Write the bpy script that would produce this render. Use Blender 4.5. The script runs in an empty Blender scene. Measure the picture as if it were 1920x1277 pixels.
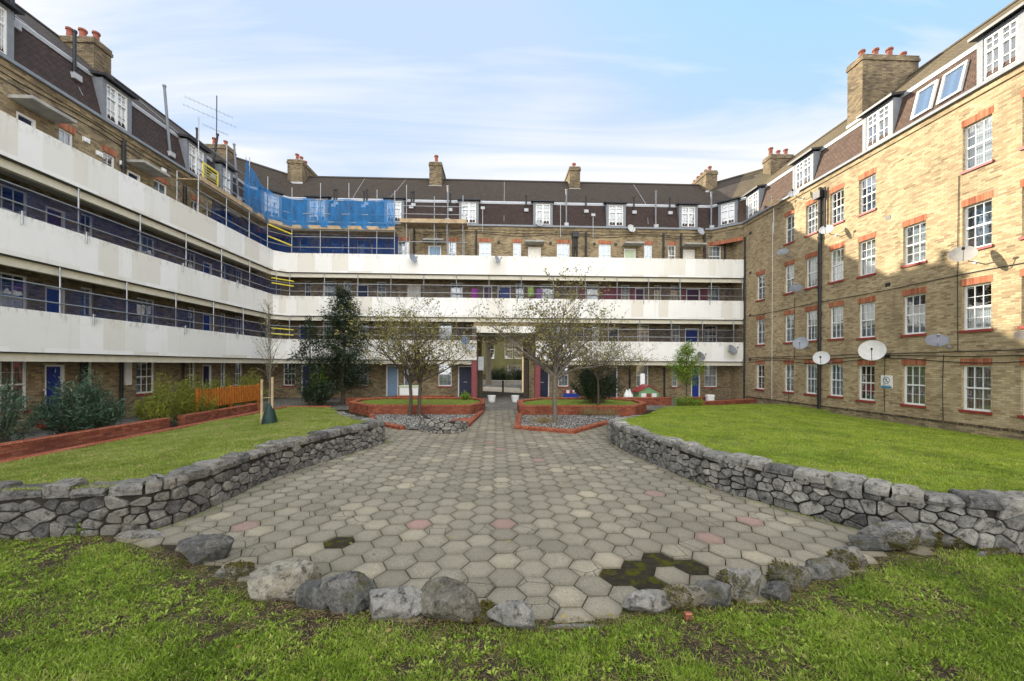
import bpy, bmesh, math, random
import numpy as np
from mathutils import Vector, Matrix, noise as mnoise

random.seed(7); rng = np.random.default_rng(7)
S = bpy.context.scene; COL = S.collection
R = math.radians
# ------------------------------------------------------------------ camera
FPX, YAW, ROLL, CAMH, CX, CY = 765.0, R(2.1), R(0.3), 2.25, 960.0, 684.5   # focal length, principal point (photo pixels)
cam = bpy.data.cameras.new('camera'); camo = bpy.data.objects.new('camera', cam); COL.objects.link(camo)
cam.sensor_width = 36; cam.lens = FPX / 1920 * 36; cam.shift_y = (CY - 638.5) / 1920; cam.clip_end = 2000; cam.clip_start = 0.05
camo.matrix_world = Matrix.Translation((0, 0, CAMH)) @ Matrix.Rotation(-YAW, 4, 'Z') @ Matrix.Rotation(R(90), 4, 'X') @ Matrix.Rotation(ROLL, 4, 'Z')
S.camera = camo
# ------------------------------------------------------------------ sky, sun, exposure
SUN = Vector((-1.25, 1.0, 0.69)).normalized(); EL = math.asin(SUN.z); ROT = math.atan2(SUN.x, SUN.y)
W = bpy.data.worlds.new('World'); S.world = W; W.use_nodes = True
nt = W.node_tree; nt.nodes.clear()
def wn(t, **k):
    n = nt.nodes.new(t)
    for a, v in k.items(): setattr(n, a, v)
    return n
sky = wn('ShaderNodeTexSky', sky_type='NISHITA', sun_disc=False, sun_elevation=EL, sun_rotation=ROT, air_density=1.0, dust_density=0.7, ozone_density=3.5, altitude=0)
tc = wn('ShaderNodeTexCoord'); sep = wn('ShaderNodeSeparateXYZ'); nt.links.new(tc.outputs['Generated'], sep.inputs[0])
def wmath(op, a, b=None, c=None, clamp=False):
    n = wn('ShaderNodeMath', operation=op, use_clamp=clamp)
    for i, v in enumerate((a, b, c)):
        if v is None: continue
        if isinstance(v, (int, float)): n.inputs[i].default_value = v
        else: nt.links.new(v, n.inputs[i])
    return n.outputs[0]
# cirrus: direction projected on a high flat layer, stretched noise
den = wmath('MAXIMUM', wmath('ADD', sep.outputs['Z'], 0.12), 0.05)
cx_ = wmath('DIVIDE', sep.outputs['X'], den); cy_ = wmath('DIVIDE', sep.outputs['Y'], den)
cmb = wn('ShaderNodeCombineXYZ'); nt.links.new(cx_, cmb.inputs[0]); nt.links.new(cy_, cmb.inputs[1])
mp = wn('ShaderNodeMapping'); mp.inputs['Rotation'].default_value = (0, 0, R(38)); mp.inputs['Scale'].default_value = (0.45, 2.0, 1)
nt.links.new(cmb.outputs[0], mp.inputs[0])
nz = wn('ShaderNodeTexNoise'); nz.inputs['Scale'].default_value = 1.1; nz.inputs['Detail'].default_value = 7; nz.inputs['Roughness'].default_value = 0.56; nz.inputs['Distortion'].default_value = 0.9
nt.links.new(mp.outputs[0], nz.inputs['Vector'])
nz2 = wn('ShaderNodeTexNoise'); nz2.inputs['Scale'].default_value = 0.55; nz2.inputs['Detail'].default_value = 3; nt.links.new(cmb.outputs[0], nz2.inputs['Vector'])
cov = wmath('MULTIPLY_ADD', nz2.outputs['Fac'], 0.55, wmath('MULTIPLY', nz.outputs['Fac'], 0.8))
south = wmath('MAXIMUM', wmath('MULTIPLY', sep.outputs['Y'], -1.0), 0.0)                      # behind the camera
high = wmath('MAXIMUM', wmath('SUBTRACT', sep.outputs['Z'], 0.70), 0.0)                         # overhead
hor = wmath('MULTIPLY', wmath('SUBTRACT', 0.70, sep.outputs['Z'], clamp=True), 2.0)             # veil towards the horizon
cf = wmath('ADD', wmath('MULTIPLY', wmath('SUBTRACT', cov, 0.70), 4.2), wmath('ADD', wmath('ADD', wmath('MULTIPLY', south, 0.6), wmath('MULTIPLY', high, 3.2)), wmath('ADD', hor, 0.16)))
cf = wmath('MINIMUM', wmath('MAXIMUM', cf, 0.12), 0.97)
lim = wn('ShaderNodeMix', data_type='RGBA', blend_type='DARKEN'); lim.inputs[0].default_value = 1.0; nt.links.new(sky.outputs[0], lim.inputs[6]); lim.inputs[7].default_value = (1.0, 1.34, 1.96, 1)   # caps the sky colour to hold down the glow round the sun
lit = wmath('MULTIPLY_ADD', south, 2.6, wmath('MULTIPLY_ADD', high, 4.5, 1.0))          # unseen clouds behind and overhead, brightened to add fill light
cc = wn('ShaderNodeVectorMath', operation='SCALE'); cc.inputs[0].default_value = (1.95, 1.94, 1.92); nt.links.new(lit, cc.inputs['Scale'])
mix = wn('ShaderNodeMix', data_type='RGBA'); nt.links.new(cf, mix.inputs[0]); nt.links.new(lim.outputs[2], mix.inputs[6]); nt.links.new(cc.outputs[0], mix.inputs[7])
bg = wn('ShaderNodeBackground'); bg.inputs['Strength'].default_value = 0.15; nt.links.new(mix.outputs[2], bg.inputs[0])
wo = wn('ShaderNodeOutputWorld'); nt.links.new(bg.outputs[0], wo.inputs[0])
sl = bpy.data.lights.new('sun', 'SUN'); sl.energy = 2.9; sl.angle = R(0.5); sl.color = (1.0, 0.91, 0.76)
so = bpy.data.objects.new('sun', sl); COL.objects.link(so); so.rotation_euler = SUN.to_track_quat('Z', 'Y').to_euler(); so.location = (-40, 40, 40)
S.view_settings.view_transform = 'Standard'; S.view_settings.look = 'None'; S.view_settings.gamma = 1; S.view_settings.exposure = 1.85

# ------------------------------------------------------------------ photo pixel -> place
def ray(px, py):
    dx, dy = px - CX, py - CY; c, s = math.cos(ROLL), math.sin(ROLL)
    u = (c * dx + s * dy) / FPX; v = (-s * dx + c * dy) / FPX
    return Vector((math.sin(YAW) + u * math.cos(YAW), math.cos(YAW) - u * math.sin(YAW), -v))
def P(px, py, X=None, Y=None, Z=None):
    d = ray(px, py)
    t = X / d.x if X is not None else Y / d.y if Y is not None else (Z - CAMH) / d.z
    return Vector((0, 0, CAMH)) + d * t
def G(px, py, z=0.0):
    p = P(px, py, Z=z); return (p.x, p.y)
XL, YB, XR = -15.15, 27.35, 16.0           # brick faces of the three wings
def sL(px, X=XL): return P(px, CY, X=X).y
def sR(px, X=XR): return P(px, CY, X=X).y
def sB(px, Y=YB): return P(px, CY, Y=Y).x

# ------------------------------------------------------------------ mesh helpers
ORG = {}
def org(o): return ORG.get(o.name, Vector((0, 0, 0))) if o else Vector((0, 0, 0))
def tag(o, label=None, cat=None, group=None, kind=None):
    if label: o['label'] = label
    if cat: o['category'] = cat
    if group: o['group'] = group
    if kind: o['kind'] = kind
    return o
def thing(name, loc, label, cat, group=None, kind=None):
    o = bpy.data.objects.new(name, None); COL.objects.link(o); o.empty_display_size = 0.2
    o.location = loc; ORG[o.name] = Vector(loc)
    return tag(o, label, cat, group, kind)
class MB:
    def __init__(s): s.v = []; s.f = []; s.m = []; s.t = []
    def add(s, vs, fs, m=0, t=None):
        b = len(s.v); s.v += [tuple(p) for p in vs]
        for f in fs: s.f.append([b + i for i in f]); s.m.append(m); s.t.append(random.random() if t is None else t)
    def quad(s, a, b, c, d, m=0): s.add((a, b, c, d), ((0, 1, 2, 3),), m)
    def hexa(s, c, m=0, t=None):     # 8 corners: bottom ring then top ring
        s.add(c, ((3, 2, 1, 0), (4, 5, 6, 7), (0, 1, 5, 4), (1, 2, 6, 5), (2, 3, 7, 6), (3, 0, 4, 7)), m, t)
    def box(s, x0, x1, y0, y1, z0, z1, m=0, t=None):
        s.hexa(((x0, y0, z0), (x1, y0, z0), (x1, y1, z0), (x0, y1, z0), (x0, y0, z1), (x1, y0, z1), (x1, y1, z1), (x0, y1, z1)), m, t)
    def fbox(s, fr, s0, s1, z0, z1, d0, d1, m=0):
        q = fr.p
        if (fr.t[0] * fr.n[1] - fr.t[1] * fr.n[0]) < 0: d0, d1 = d1, d0
        s.hexa((q(s0, z0, d0), q(s1, z0, d0), q(s1, z0, d1), q(s0, z0, d1), q(s0, z1, d0), q(s1, z1, d0), q(s1, z1, d1), q(s0, z1, d1)), m)
    def tube(s, pts, r, n=6, m=0, caps=True, t=None):
        pts = [Vector(p) for p in pts]; rs = r if isinstance(r, (list, tuple)) else [r] * len(pts)
        rings = []; up = None
        for i, p in enumerate(pts):
            d = (pts[min(i + 1, len(pts) - 1)] - pts[max(i - 1, 0)]).normalized()
            if up is None or abs(up.dot(d)) > 0.95:
                up = Vector((0, 0, 1)) if abs(d.z) < 0.9 else Vector((1, 0, 0))
            a = d.cross(up).normalized(); b = d.cross(a); up = a.cross(d)
            rings.append([p + (a * math.cos(k * 2 * math.pi / n) + b * math.sin(k * 2 * math.pi / n)) * rs[i] for k in range(n)])
        vs = [q for ring in rings for q in ring]; fs = []
        for i in range(len(rings) - 1):
            for k in range(n):
                k2 = (k + 1) % n; fs.append((i * n + k, i * n + k2, (i + 1) * n + k2, (i + 1) * n + k))
        if caps: fs += [tuple(range(n)), tuple(range((len(rings) - 1) * n, len(rings) * n))[::-1]]
        s.add(vs, fs, m, t)
    def lathe(s, c, prof, n=16, m=0, axis=None, cap0=True, cap1=True):
        q = (Vector(axis).normalized().to_track_quat('Z', 'Y') if axis is not None else None); c = Vector(c); vs = []; fs = []
        for r, h in prof:
            for k in range(n):
                a = 2 * math.pi * k / n; w = Vector((r * math.cos(a), r * math.sin(a), h)); vs.append(c + (q @ w if q else w))
        for i in range(len(prof) - 1):
            for k in range(n):
                k2 = (k + 1) % n; fs.append((i * n + k, i * n + k2, (i + 1) * n + k2, (i + 1) * n + k))
        if cap0: fs.append(tuple(range(n))[::-1])
        if cap1: fs.append(tuple(range((len(prof) - 1) * n, len(prof) * n)))
        s.add(vs, fs, m)
    def sweep(s, path, prof, m=0, caps=True, closed=False, zs=None, ms=None):
        # prof: closed polygon of (offset to the left of travel, z)
        P2 = [Vector((p[0], p[1])) for p in path]; n = len(P2); rings = []
        for i in range(n):
            if closed: a, b = P2[i - 1], P2[(i + 1) % n]
            else: a, b = P2[max(i - 1, 0)], P2[min(i + 1, n - 1)]
            d1 = (P2[i] - a) if (closed or i > 0) else (b - P2[i]); d2 = (b - P2[i]) if (closed or i < n - 1) else (P2[i] - a)
            d1 = d1.normalized(); d2 = d2.normalized(); n1 = Vector((-d1.y, d1.x)); n2 = Vector((-d2.y, d2.x)); mt = (n1 + n2)
            mt = mt / max(0.25, (1 + n1.dot(n2)))
            z0 = zs[i] if zs else 0
            rings.append([(P2[i].x + mt.x * o, P2[i].y + mt.y * o, z + z0) for o, z in prof])
        k = len(prof); vs = [q for r_ in rings for q in r_]
        for i in range(n if closed else n - 1):
            j = (i + 1) % n
            for a in range(k):
                b = (a + 1) % k
                s.add((rings[i][a], rings[j][a], rings[j][b], rings[i][b]), ((0, 1, 2, 3),), ms[a] if ms else m)
        if caps and not closed:
            s.add(rings[0], (tuple(range(k)),), m); s.add(rings[-1], (tuple(range(k))[::-1],), m)
    def build(s, name, mats, parent=None, smooth=False, bevel=0, uv=True):
        o0 = org(parent); me = bpy.data.meshes.new(name)
        me.from_pydata([(x - o0.x, y - o0.y, z - o0.z) for x, y, z in s.v], [], s.f)
        mats = mats if isinstance(mats, (list, tuple)) else [mats]
        for m in mats: me.materials.append(m)
        if len(mats) > 1: me.polygons.foreach_set('material_index', s.m)
        at = me.attributes.new('tint', 'FLOAT', 'FACE'); at.data.foreach_set('value', s.t)
        bm = bmesh.new(); bm.from_mesh(me)
        bmesh.ops.recalc_face_normals(bm, faces=bm.faces)
        if bevel:
            bmesh.ops.remove_doubles(bm, verts=bm.verts, dist=0.0005)
            ed = [e for e in bm.edges if len(e.link_faces) == 2 and e.calc_face_angle(0) > 0.5]
            bmesh.ops.bevel(bm, geom=ed, offset=bevel, segments=1, affect='EDGES')
        if uv:
            L = bm.loops.layers.uv.new('UVMap')
            for f in bm.faces:
                n = f.normal
                if abs(n.z) > 0.9: t, w = Vector((1, 0, 0)), Vector((0, 1, 0))
                else:
                    t = Vector((-n.y, n.x, 0)).normalized(); w = n.cross(t)
                    if w.z < 0: w = -w
                    if abs(t.x) > abs(t.y):
                        if t.x < 0: t = -t
                    elif t.y < 0: t = -t
                for lp in f.loops:
                    p = lp.vert.co + o0; lp[L].uv = (p.dot(t), p.dot(w))
        bm.to_mesh(me); bm.free()
        if smooth: me.shade_smooth()
        return link(name, me, parent)
def link(name, me, parent=None):
    ob = bpy.data.objects.new(name, me); COL.objects.link(ob)
    if parent: ob.parent = parent; ORG[ob.name] = org(parent)
    return ob
def np_mesh(name, V, F, mat, parent=None, tint=None, smooth=False):
    """V (n,3), F (m,4) quads"""
    o0 = org(parent); me = bpy.data.meshes.new(name); m, k = F.shape
    me.vertices.add(len(V)); me.vertices.foreach_set('co', (V - np.array(o0)).astype(np.float32).ravel())
    me.loops.add(m * k); me.loops.foreach_set('vertex_index', F.astype(np.int32).ravel())
    me.polygons.add(m); me.polygons.foreach_set('loop_start', np.arange(0, m * k, k, dtype=np.int32))
    me.polygons.foreach_set('loop_total', np.full(m, k, dtype=np.int32))
    if tint is not None:
        at = me.attributes.new('tint', 'FLOAT', 'FACE'); at.data.foreach_set('value', tint.astype(np.float32))
    me.materials.append(mat); me.update(calc_edges=True)
    if smooth: me.shade_smooth()
    return link(name, me, parent)
def unit(a): return a / np.maximum(np.linalg.norm(a, axis=1, keepdims=True), 1e-9)
def kites(pos, d, L, Wd, bend=0.25, wide=0.45):
    """leaf/blade kites: base, left, tip, right"""
    n = len(pos); d = unit(d); side = unit(np.cross(d, unit(rng.normal(size=(n, 3)) + np.array([0, 0, .6])))); up = np.cross(side, d)
    L = L[:, None]; Wd = Wd[:, None]
    mid = pos + d * L * wide + up * L * bend * 0.5
    V = np.stack([pos, mid - side * Wd / 2, pos + d * L, mid + side * Wd / 2], 1).reshape(-1, 3)
    return V, np.arange(4 * n).reshape(n, 4)
class Fr:
    def __init__(s, o, t, n): s.o, s.t, s.n = o, t, n
    def p(s, a, z, d=0): return (s.o[0] + s.t[0] * a + s.n[0] * d, s.o[1] + s.t[1] * a + s.n[1] * d, z)
FL_ = Fr((XL, 0), (0, 1), (1, 0)); FB_ = Fr((0, YB), (1, 0), (0, -1)); FR_ = Fr((XR, 0), (0, 1), (-1, 0))

# ------------------------------------------------------------------ materials
class NT:
    def __init__(s, name):
        s.m = bpy.data.materials.new(name); s.m.use_nodes = True; s.t = s.m.node_tree; s.t.nodes.clear()
        s.out = s.n('ShaderNodeOutputMaterial')
    def n(s, ty, ins=None, **k):
        nd = s.t.nodes.new(ty)
        for a, v in k.items(): setattr(nd, a, v)
        for i, v in (ins or {}).items(): s.set(nd, i, v)
        return nd
    def set(s, nd, i, v):
        if hasattr(v, 'is_output'): s.t.links.new(v, nd.inputs[i])
        elif isinstance(v, tuple) and len(v) == 3 and nd.inputs[i].type == 'RGBA': nd.inputs[i].default_value = (*v, 1)
        else: nd.inputs[i].default_value = v
    def uv(s, sc=(1, 1, 1)): return s.n('ShaderNodeMapping', {0: s.n('ShaderNodeUVMap').outputs[0], 'Scale': sc}).outputs[0]
    def ob(s, sc=(1, 1, 1)): return s.n('ShaderNodeMapping', {0: s.n('ShaderNodeNewGeometry').outputs['Position'], 'Scale': sc}).outputs[0]
    def noise(s, vec, scale, detail=4, rough=0.55, dist=0): return s.n('ShaderNodeTexNoise', {'Vector': vec, 'Scale': scale, 'Detail': detail, 'Roughness': rough, 'Distortion': dist}).outputs['Fac']
    def ramp(s, f, *stops, const=False):
        r = s.n('ShaderNodeValToRGB', {0: f}); e = r.color_ramp.elements
        if const: r.color_ramp.interpolation = 'CONSTANT'
        while len(e) < len(stops): e.new(0.5)
        for el, (p, c) in zip(e, stops): el.position = p; el.color = (*c, 1) if isinstance(c, tuple) else (c, c, c, 1)
        return r.outputs[0]
    def mix(s, f, a, b, mode='MIX'):
        x = s.n('ShaderNodeMix', data_type='RGBA', blend_type=mode); s.set(x, 0, f); s.set(x, 6, a); s.set(x, 7, b); return x.outputs[2]
    def math(s, op, a, b=0.0, clamp=False):
        x = s.n('ShaderNodeMath', operation=op, use_clamp=clamp); s.set(x, 0, a); s.set(x, 1, b); return x.outputs[0]
    def att(s, name='tint'): return s.n('ShaderNodeAttribute', attribute_name=name).outputs['Fac']
    def bump(s, h, strength=0.5, dist=0.01): return s.n('ShaderNodeBump', {'Height': h, 'Strength': strength, 'Distance': dist}).outputs[0]
    def bsdf(s, col, rough=0.8, bump=None, spec=0.3, metal=0.0, **k):
        b = s.n('ShaderNodeBsdfPrincipled', {'Base Color': col, 'Roughness': rough, 'Metallic': metal, 'Specular IOR Level': spec})
        if bump is not None: s.set(b, 'Normal', bump)
        for a, v in k.items(): s.set(b, a, v)
        s.t.links.new(b.outputs[0], s.out.inputs[0]); return s.m
def simple(name, col, rough=0.6, spec=0.3, metal=0.0, var=0.12, scale=6.0):
    t = NT(name); f = t.noise(t.ob(), scale, 5)
    a = tuple(c * (1 - var) for c in col); b = tuple(min(1, c * (1 + var)) for c in col)
    return t.bsdf(t.ramp(f, (0.3, a), (0.7, b)), rough, spec=spec, metal=metal, bump=t.bump(t.noise(t.ob(), scale * 12, 3), 0.12, 0.004))
def brick_mat(name, c1, c2, c3, mortar, dark, bw=0.225, bh=0.075, mo=0.009, dirt=0.55, soot=(0.05, 0.045, 0.04)):
    t = NT(name); uv = t.uv()
    b = t.n('ShaderNodeTexBrick', {'Vector': uv, 'Color1': c1, 'Color2': c2, 'Mortar': mortar, 'Scale': 1.0, 'Mortar Size': mo, 'Mortar Smooth': 0.25, 'Bias': 0.0, 'Brick Width': bw, 'Row Height': bh})
    b2 = t.n('ShaderNodeTexBrick', {'Vector': uv, 'Color1': (0, 0, 0), 'Color2': (1, 1, 1), 'Mortar': (0, 0, 0), 'Scale': 1.0, 'Mortar Size': mo, 'Bias': 0.0, 'Brick Width': bw, 'Row Height': bh})
    sepc = t.n('ShaderNodeSeparateColor', {0: b2.outputs[0]}).outputs[0]
    cl = t.noise(uv, 0.9, 5, 0.6); pick = t.math('ADD', t.math('ADD', t.math('MULTIPLY', sepc, 0.70), 0.15), t.math('MULTIPLY', t.math('SUBTRACT', cl, 0.5), 0.7))
    dk = tuple(x * 0.5 + y * 0.25 for x, y in zip(dark, c2)); hi = tuple(min(.8, x * 1.18) for x in c3)
    col = t.ramp(pick, (0.02, dk), (0.16, c2), (0.42, c1), (0.68, c3), (0.92, hi))
    col = t.mix(b.outputs['Fac'], col, mortar)
    st = t.noise(t.uv((0.35, 0.16, 1)), 2.3, 6, 0.62, 0.4); col = t.mix(t.math('MULTIPLY', t.ramp(st, (0.42, 0.0), (0.72, 1.0)), dirt), col, dark)
    st2 = t.noise(t.uv((1.6, 0.25, 1)), 1.4, 5, 0.6); col = t.mix(t.math('MULTIPLY', t.ramp(st2, (0.6, 0.0), (0.8, 1.0)), dirt * 0.9), col, soot)
    col = t.mix(0.35, col, t.ramp(t.noise(uv, 42, 3), (0.3, 0.35), (0.7, 1.0)), 'MULTIPLY')
    h = t.math('ADD', t.math('MULTIPLY', b.outputs['Fac'], -1.0), t.math('MULTIPLY', t.noise(uv, 60, 3), 0.35))
    return t.bsdf(col, 0.9, t.bump(h, 0.7, 0.008), spec=0.15)
def tile_mat(name, c1, c2, moss, tw=0.17, th=0.1, ms=0.4):
    t = NT(name); uv = t.uv()
    b = t.n('ShaderNodeTexBrick', {'Vector': uv, 'Color1': c1, 'Color2': c2, 'Mortar': (0.012, 0.01, 0.009), 'Scale': 1.0, 'Mortar Size': 0.007, 'Mortar Smooth': 0.3, 'Bias': 0.0, 'Brick Width': tw, 'Row Height': th})
    st = t.noise(t.uv((0.8, 0.3, 1)), 1.6, 6, 0.6); col = t.mix(t.math('MULTIPLY', t.ramp(st, (0.4, 0.0), (0.7, 1.0)), ms), b.outputs[0], moss)
    col = t.mix(0.5, col, t.ramp(t.noise(uv, 9, 4), (0.3, 0.5), (0.75, 1.0)), 'MULTIPLY')
    sv = t.n('ShaderNodeSeparateXYZ', {0: uv}).outputs[1]; saw = t.math('FRACT', t.math('DIVIDE', sv, th))
    h = t.math('ADD', t.math('MULTIPLY', saw, -1.0), t.math('MULTIPLY', t.noise(uv, 14, 3), 0.4))
    return t.bsdf(col, 0.85, t.bump(h, 0.9, 0.02), spec=0.2)
def leaf_mat(name, stops, rough=0.55, trans=0.3):
    t = NT(name); f = t.math('ADD', t.math('MULTIPLY', t.att(), 0.75), t.math('MULTIPLY', t.noise(t.ob(), 1.7, 3), 0.3))
    col = t.ramp(f, *stops)
    d = t.n('ShaderNodeBsdfPrincipled', {'Base Color': col, 'Roughness': rough, 'Specular IOR Level': 0.25})
    tr = t.n('ShaderNodeBsdfTranslucent', {0: col}); mx = t.n('ShaderNodeMixShader', {0: trans, 1: d.outputs[0], 2: tr.outputs[0]})
    t.t.links.new(mx.outputs[0], t.out.inputs[0]); return t.m
def net_mat(name, col, alpha, folds=3.0):
    t = NT(name); f = t.noise(t.ob((1, 1, 0.35)), folds, 5, 0.6)
    a = t.math('ADD', t.math('MULTIPLY', t.math('SUBTRACT', f, 0.5), 0.9), alpha, clamp=True)
    d = t.n('ShaderNodeBsdfDiffuse', {0: t.ramp(f, (0.3, tuple(c * 0.75 for c in col)), (0.7, col))}); tl = t.n('ShaderNodeBsdfTranslucent', {0: col})
    m1 = t.n('ShaderNodeMixShader', {0: 0.45, 1: d.outputs[0], 2: tl.outputs[0]}); tr = t.n('ShaderNodeBsdfTransparent')
    m2 = t.n('ShaderNodeMixShader', {0: a, 1: tr.outputs[0], 2: m1.outputs[0]}); t.t.links.new(m2.outputs[0], t.out.inputs[0]); return t.m
def glass_mat(name, tint, refl):
    t = NT(name); tr = t.n('ShaderNodeBsdfTransparent', {0: tint}); wob = t.bump(t.noise(t.ob(), 1.8, 2), 0.15, 0.05)
    g = t.n('ShaderNodeBsdfGlossy', {0: (0.9, 0.93, 0.95), 'Roughness': 0.02}); t.set(g, 'Normal', wob)
    fr = t.n('ShaderNodeLayerWeight', {'Blend': 0.35}).outputs['Facing']
    m = t.n('ShaderNodeMixShader', {0: t.math('ADD', t.math('MULTIPLY', fr, 0.4), refl, clamp=True), 1: tr.outputs[0], 2: g.outputs[0]})
    t.t.links.new(m.outputs[0], t.out.inputs[0]); return t.m

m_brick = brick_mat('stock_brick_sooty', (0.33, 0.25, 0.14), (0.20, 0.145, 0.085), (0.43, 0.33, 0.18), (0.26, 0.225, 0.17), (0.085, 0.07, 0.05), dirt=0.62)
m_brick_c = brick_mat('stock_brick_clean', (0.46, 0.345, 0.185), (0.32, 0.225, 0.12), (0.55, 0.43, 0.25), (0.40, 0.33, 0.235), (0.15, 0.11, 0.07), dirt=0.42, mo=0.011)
m_red = brick_mat('red_brick', (0.33, 0.082, 0.042), (0.24, 0.055, 0.03), (0.38, 0.12, 0.065), (0.17, 0.10, 0.075), (0.10, 0.04, 0.028), dirt=0.6, soot=(0.03, 0.018, 0.014))
m_redcap = brick_mat('red_brick_on_edge', (0.36, 0.10, 0.05), (0.27, 0.068, 0.035), (0.42, 0.15, 0.085), (0.12, 0.06, 0.04), (0.13, 0.05, 0.035), bw=0.075, bh=0.9, mo=0.007, dirt=0.35)
m_lint = brick_mat('soldier_course', (0.46, 0.14, 0.07), (0.34, 0.09, 0.045), (0.5, 0.19, 0.1), (0.28, 0.2, 0.14), (0.12, 0.06, 0.04), bw=0.075, bh=0.9, mo=0.008, dirt=0.3)
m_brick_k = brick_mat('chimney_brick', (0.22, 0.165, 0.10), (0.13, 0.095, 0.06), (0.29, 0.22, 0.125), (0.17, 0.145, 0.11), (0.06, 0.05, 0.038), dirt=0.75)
m_tile = tile_mat('roof_tiles', (0.085, 0.065, 0.052), (0.055, 0.043, 0.037), (0.075, 0.065, 0.04))
m_tile_y = tile_mat('roof_tiles_lichen', (0.15, 0.115, 0.07), (0.105, 0.08, 0.05), (0.16, 0.135, 0.07), ms=0.6)
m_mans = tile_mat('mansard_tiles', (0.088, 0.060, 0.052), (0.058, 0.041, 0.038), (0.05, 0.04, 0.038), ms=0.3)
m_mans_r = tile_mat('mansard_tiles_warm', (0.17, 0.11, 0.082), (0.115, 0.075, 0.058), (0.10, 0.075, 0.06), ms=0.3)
m_lead = simple('lead', (0.20, 0.215, 0.235), 0.6, 0.4)
m_flash = simple('flashing', (0.42, 0.43, 0.45), 0.5, 0.4)
m_white = simple('white_frame', (0.80, 0.80, 0.78), 0.4, 0.4, var=0.04)
m_black = simple('black_iron', (0.016, 0.016, 0.018), 0.45, 0.4)
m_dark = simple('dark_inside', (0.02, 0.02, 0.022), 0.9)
m_cream = simple('cream_paint', (0.72, 0.68, 0.56), 0.7, var=0.08)
m_soffit = simple('soffit_paint', (0.45, 0.44, 0.40), 0.8, var=0.15, scale=2)
m_conc = simple('old_concrete', (0.36, 0.35, 0.32), 0.9, var=0.25, scale=3)
m_sill = simple('red_sill_paint', (0.27, 0.04, 0.035), 0.5, var=0.15)
m_maroon = simple('maroon_paint', (0.24, 0.06, 0.065), 0.5, var=0.15)
m_galv = simple('galvanised', (0.34, 0.35, 0.36), 0.42, 0.5, 0.6, var=0.2)
m_board = simple('scaffold_boards', (0.42, 0.31, 0.19), 0.85, var=0.3, scale=3)
m_yellow = simple('yellow_foam', (0.72, 0.60, 0.06), 0.6)
m_pot = simple('terracotta', (0.24, 0.075, 0.045), 0.7, var=0.3)
m_glass = glass_mat('glass', (0.78, 0.84, 0.88), 0.24)
m_glass_s = glass_mat('glass_sky', (0.55, 0.62, 0.70), 0.42)
def curtain_mat(name, col, fold):
    t = NT(name); w = t.n('ShaderNodeTexWave', {'Vector': t.uv((1, 0.04, 1)), 'Scale': fold, 'Distortion': 3.5, 'Detail': 2}).outputs['Fac']
    return t.bsdf(t.ramp(w, (0.1, tuple(c * 0.6 for c in col)), (0.9, col)), 0.9, t.bump(w, 0.6, 0.03))
m_net = curtain_mat('net_curtain', (0.60, 0.62, 0.62), 5.5); m_curt = curtain_mat('beige_curtain', (0.55, 0.48, 0.36), 4.0); m_blind = curtain_mat('pale_blind', (0.38, 0.53, 0.62), 1.0)
m_door = {k: simple('door_' + k, c, 0.4, 0.4, var=0.1) for k, c in dict(blue=(0.018, 0.04, 0.26), navy=(0.012, 0.018, 0.055), purple=(0.075, 0.018, 0.05), pale=(0.22, 0.32, 0.46), cream=(0.78, 0.75, 0.66), green=(0.50, 0.60, 0.40), sky=(0.20, 0.36, 0.52)).items()}
m_netb = net_mat('blue_netting', (0.05, 0.30, 0.70), 0.66); m_netd = net_mat('dark_blue_netting', (0.018, 0.06, 0.21), 0.40, 2.0); m_netk = net_mat('blue_scaffold_sheet', (0.02, 0.085, 0.32), 0.74, 2.0); m_netg = net_mat('faded_netting', (0.04, 0.055, 0.11), 0.30, 1.2)
def parapet_mat():
    t = NT('painted_concrete'); uv = t.uv(); x = t.n('ShaderNodeSeparateXYZ', {0: uv}).outputs
    u = t.n('ShaderNodeCombineXYZ', {0: x[0], 1: t.math('MULTIPLY', t.math('FLOOR', t.math('DIVIDE', x[1], 2.69)), 37.0)}).outputs[0]
    v1 = t.n('ShaderNodeTexVoronoi', {'Vector': u, 'Scale': 0.85, 'Randomness': 1.0}, voronoi_dimensions='2D', distance='CHEBYCHEV').outputs['Color']
    pv = t.n('ShaderNodeSeparateColor', {0: v1}).outputs
    col = t.ramp(pv[0], (0.0, (0.80, 0.785, 0.74)), (0.38, (0.86, 0.85, 0.82)), (0.62, (0.73, 0.69, 0.61)), (0.74, (0.83, 0.81, 0.77)), (0.9, (0.76, 0.73, 0.66)), const=True)
    st = t.noise(t.uv((3.2, 0.25, 1)), 1.1, 8, 0.7); col = t.mix(t.math('MULTIPLY', t.ramp(st, (0.55, 0.0), (0.75, 1.0)), 0.40), col, (0.58, 0.52, 0.41))
    st2 = t.noise(t.uv((3.5, 1.4, 1)), 1.5, 9, 0.75); fr = t.math('FRACT', t.math('DIVIDE', t.math('ADD', x[1], -1.12), 2.68))
    top = t.ramp(fr, (0.86, 0.0), (1.0, 1.0)); col = t.mix(t.math('MULTIPLY', t.math('MULTIPLY', t.ramp(st2, (0.50, 0.0), (0.66, 1.0)), top), 0.75), col, (0.22, 0.20, 0.15))
    col = t.mix(t.math('MULTIPLY', t.ramp(t.noise(uv, 1.3, 6, 0.65), (0.5, 0.0), (0.8, 1.0)), 0.25), col, (0.62, 0.60, 0.53))
    return t.bsdf(col, 0.75, t.bump(t.noise(uv, 25, 4), 0.2, 0.006))
m_par = parapet_mat()
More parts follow.
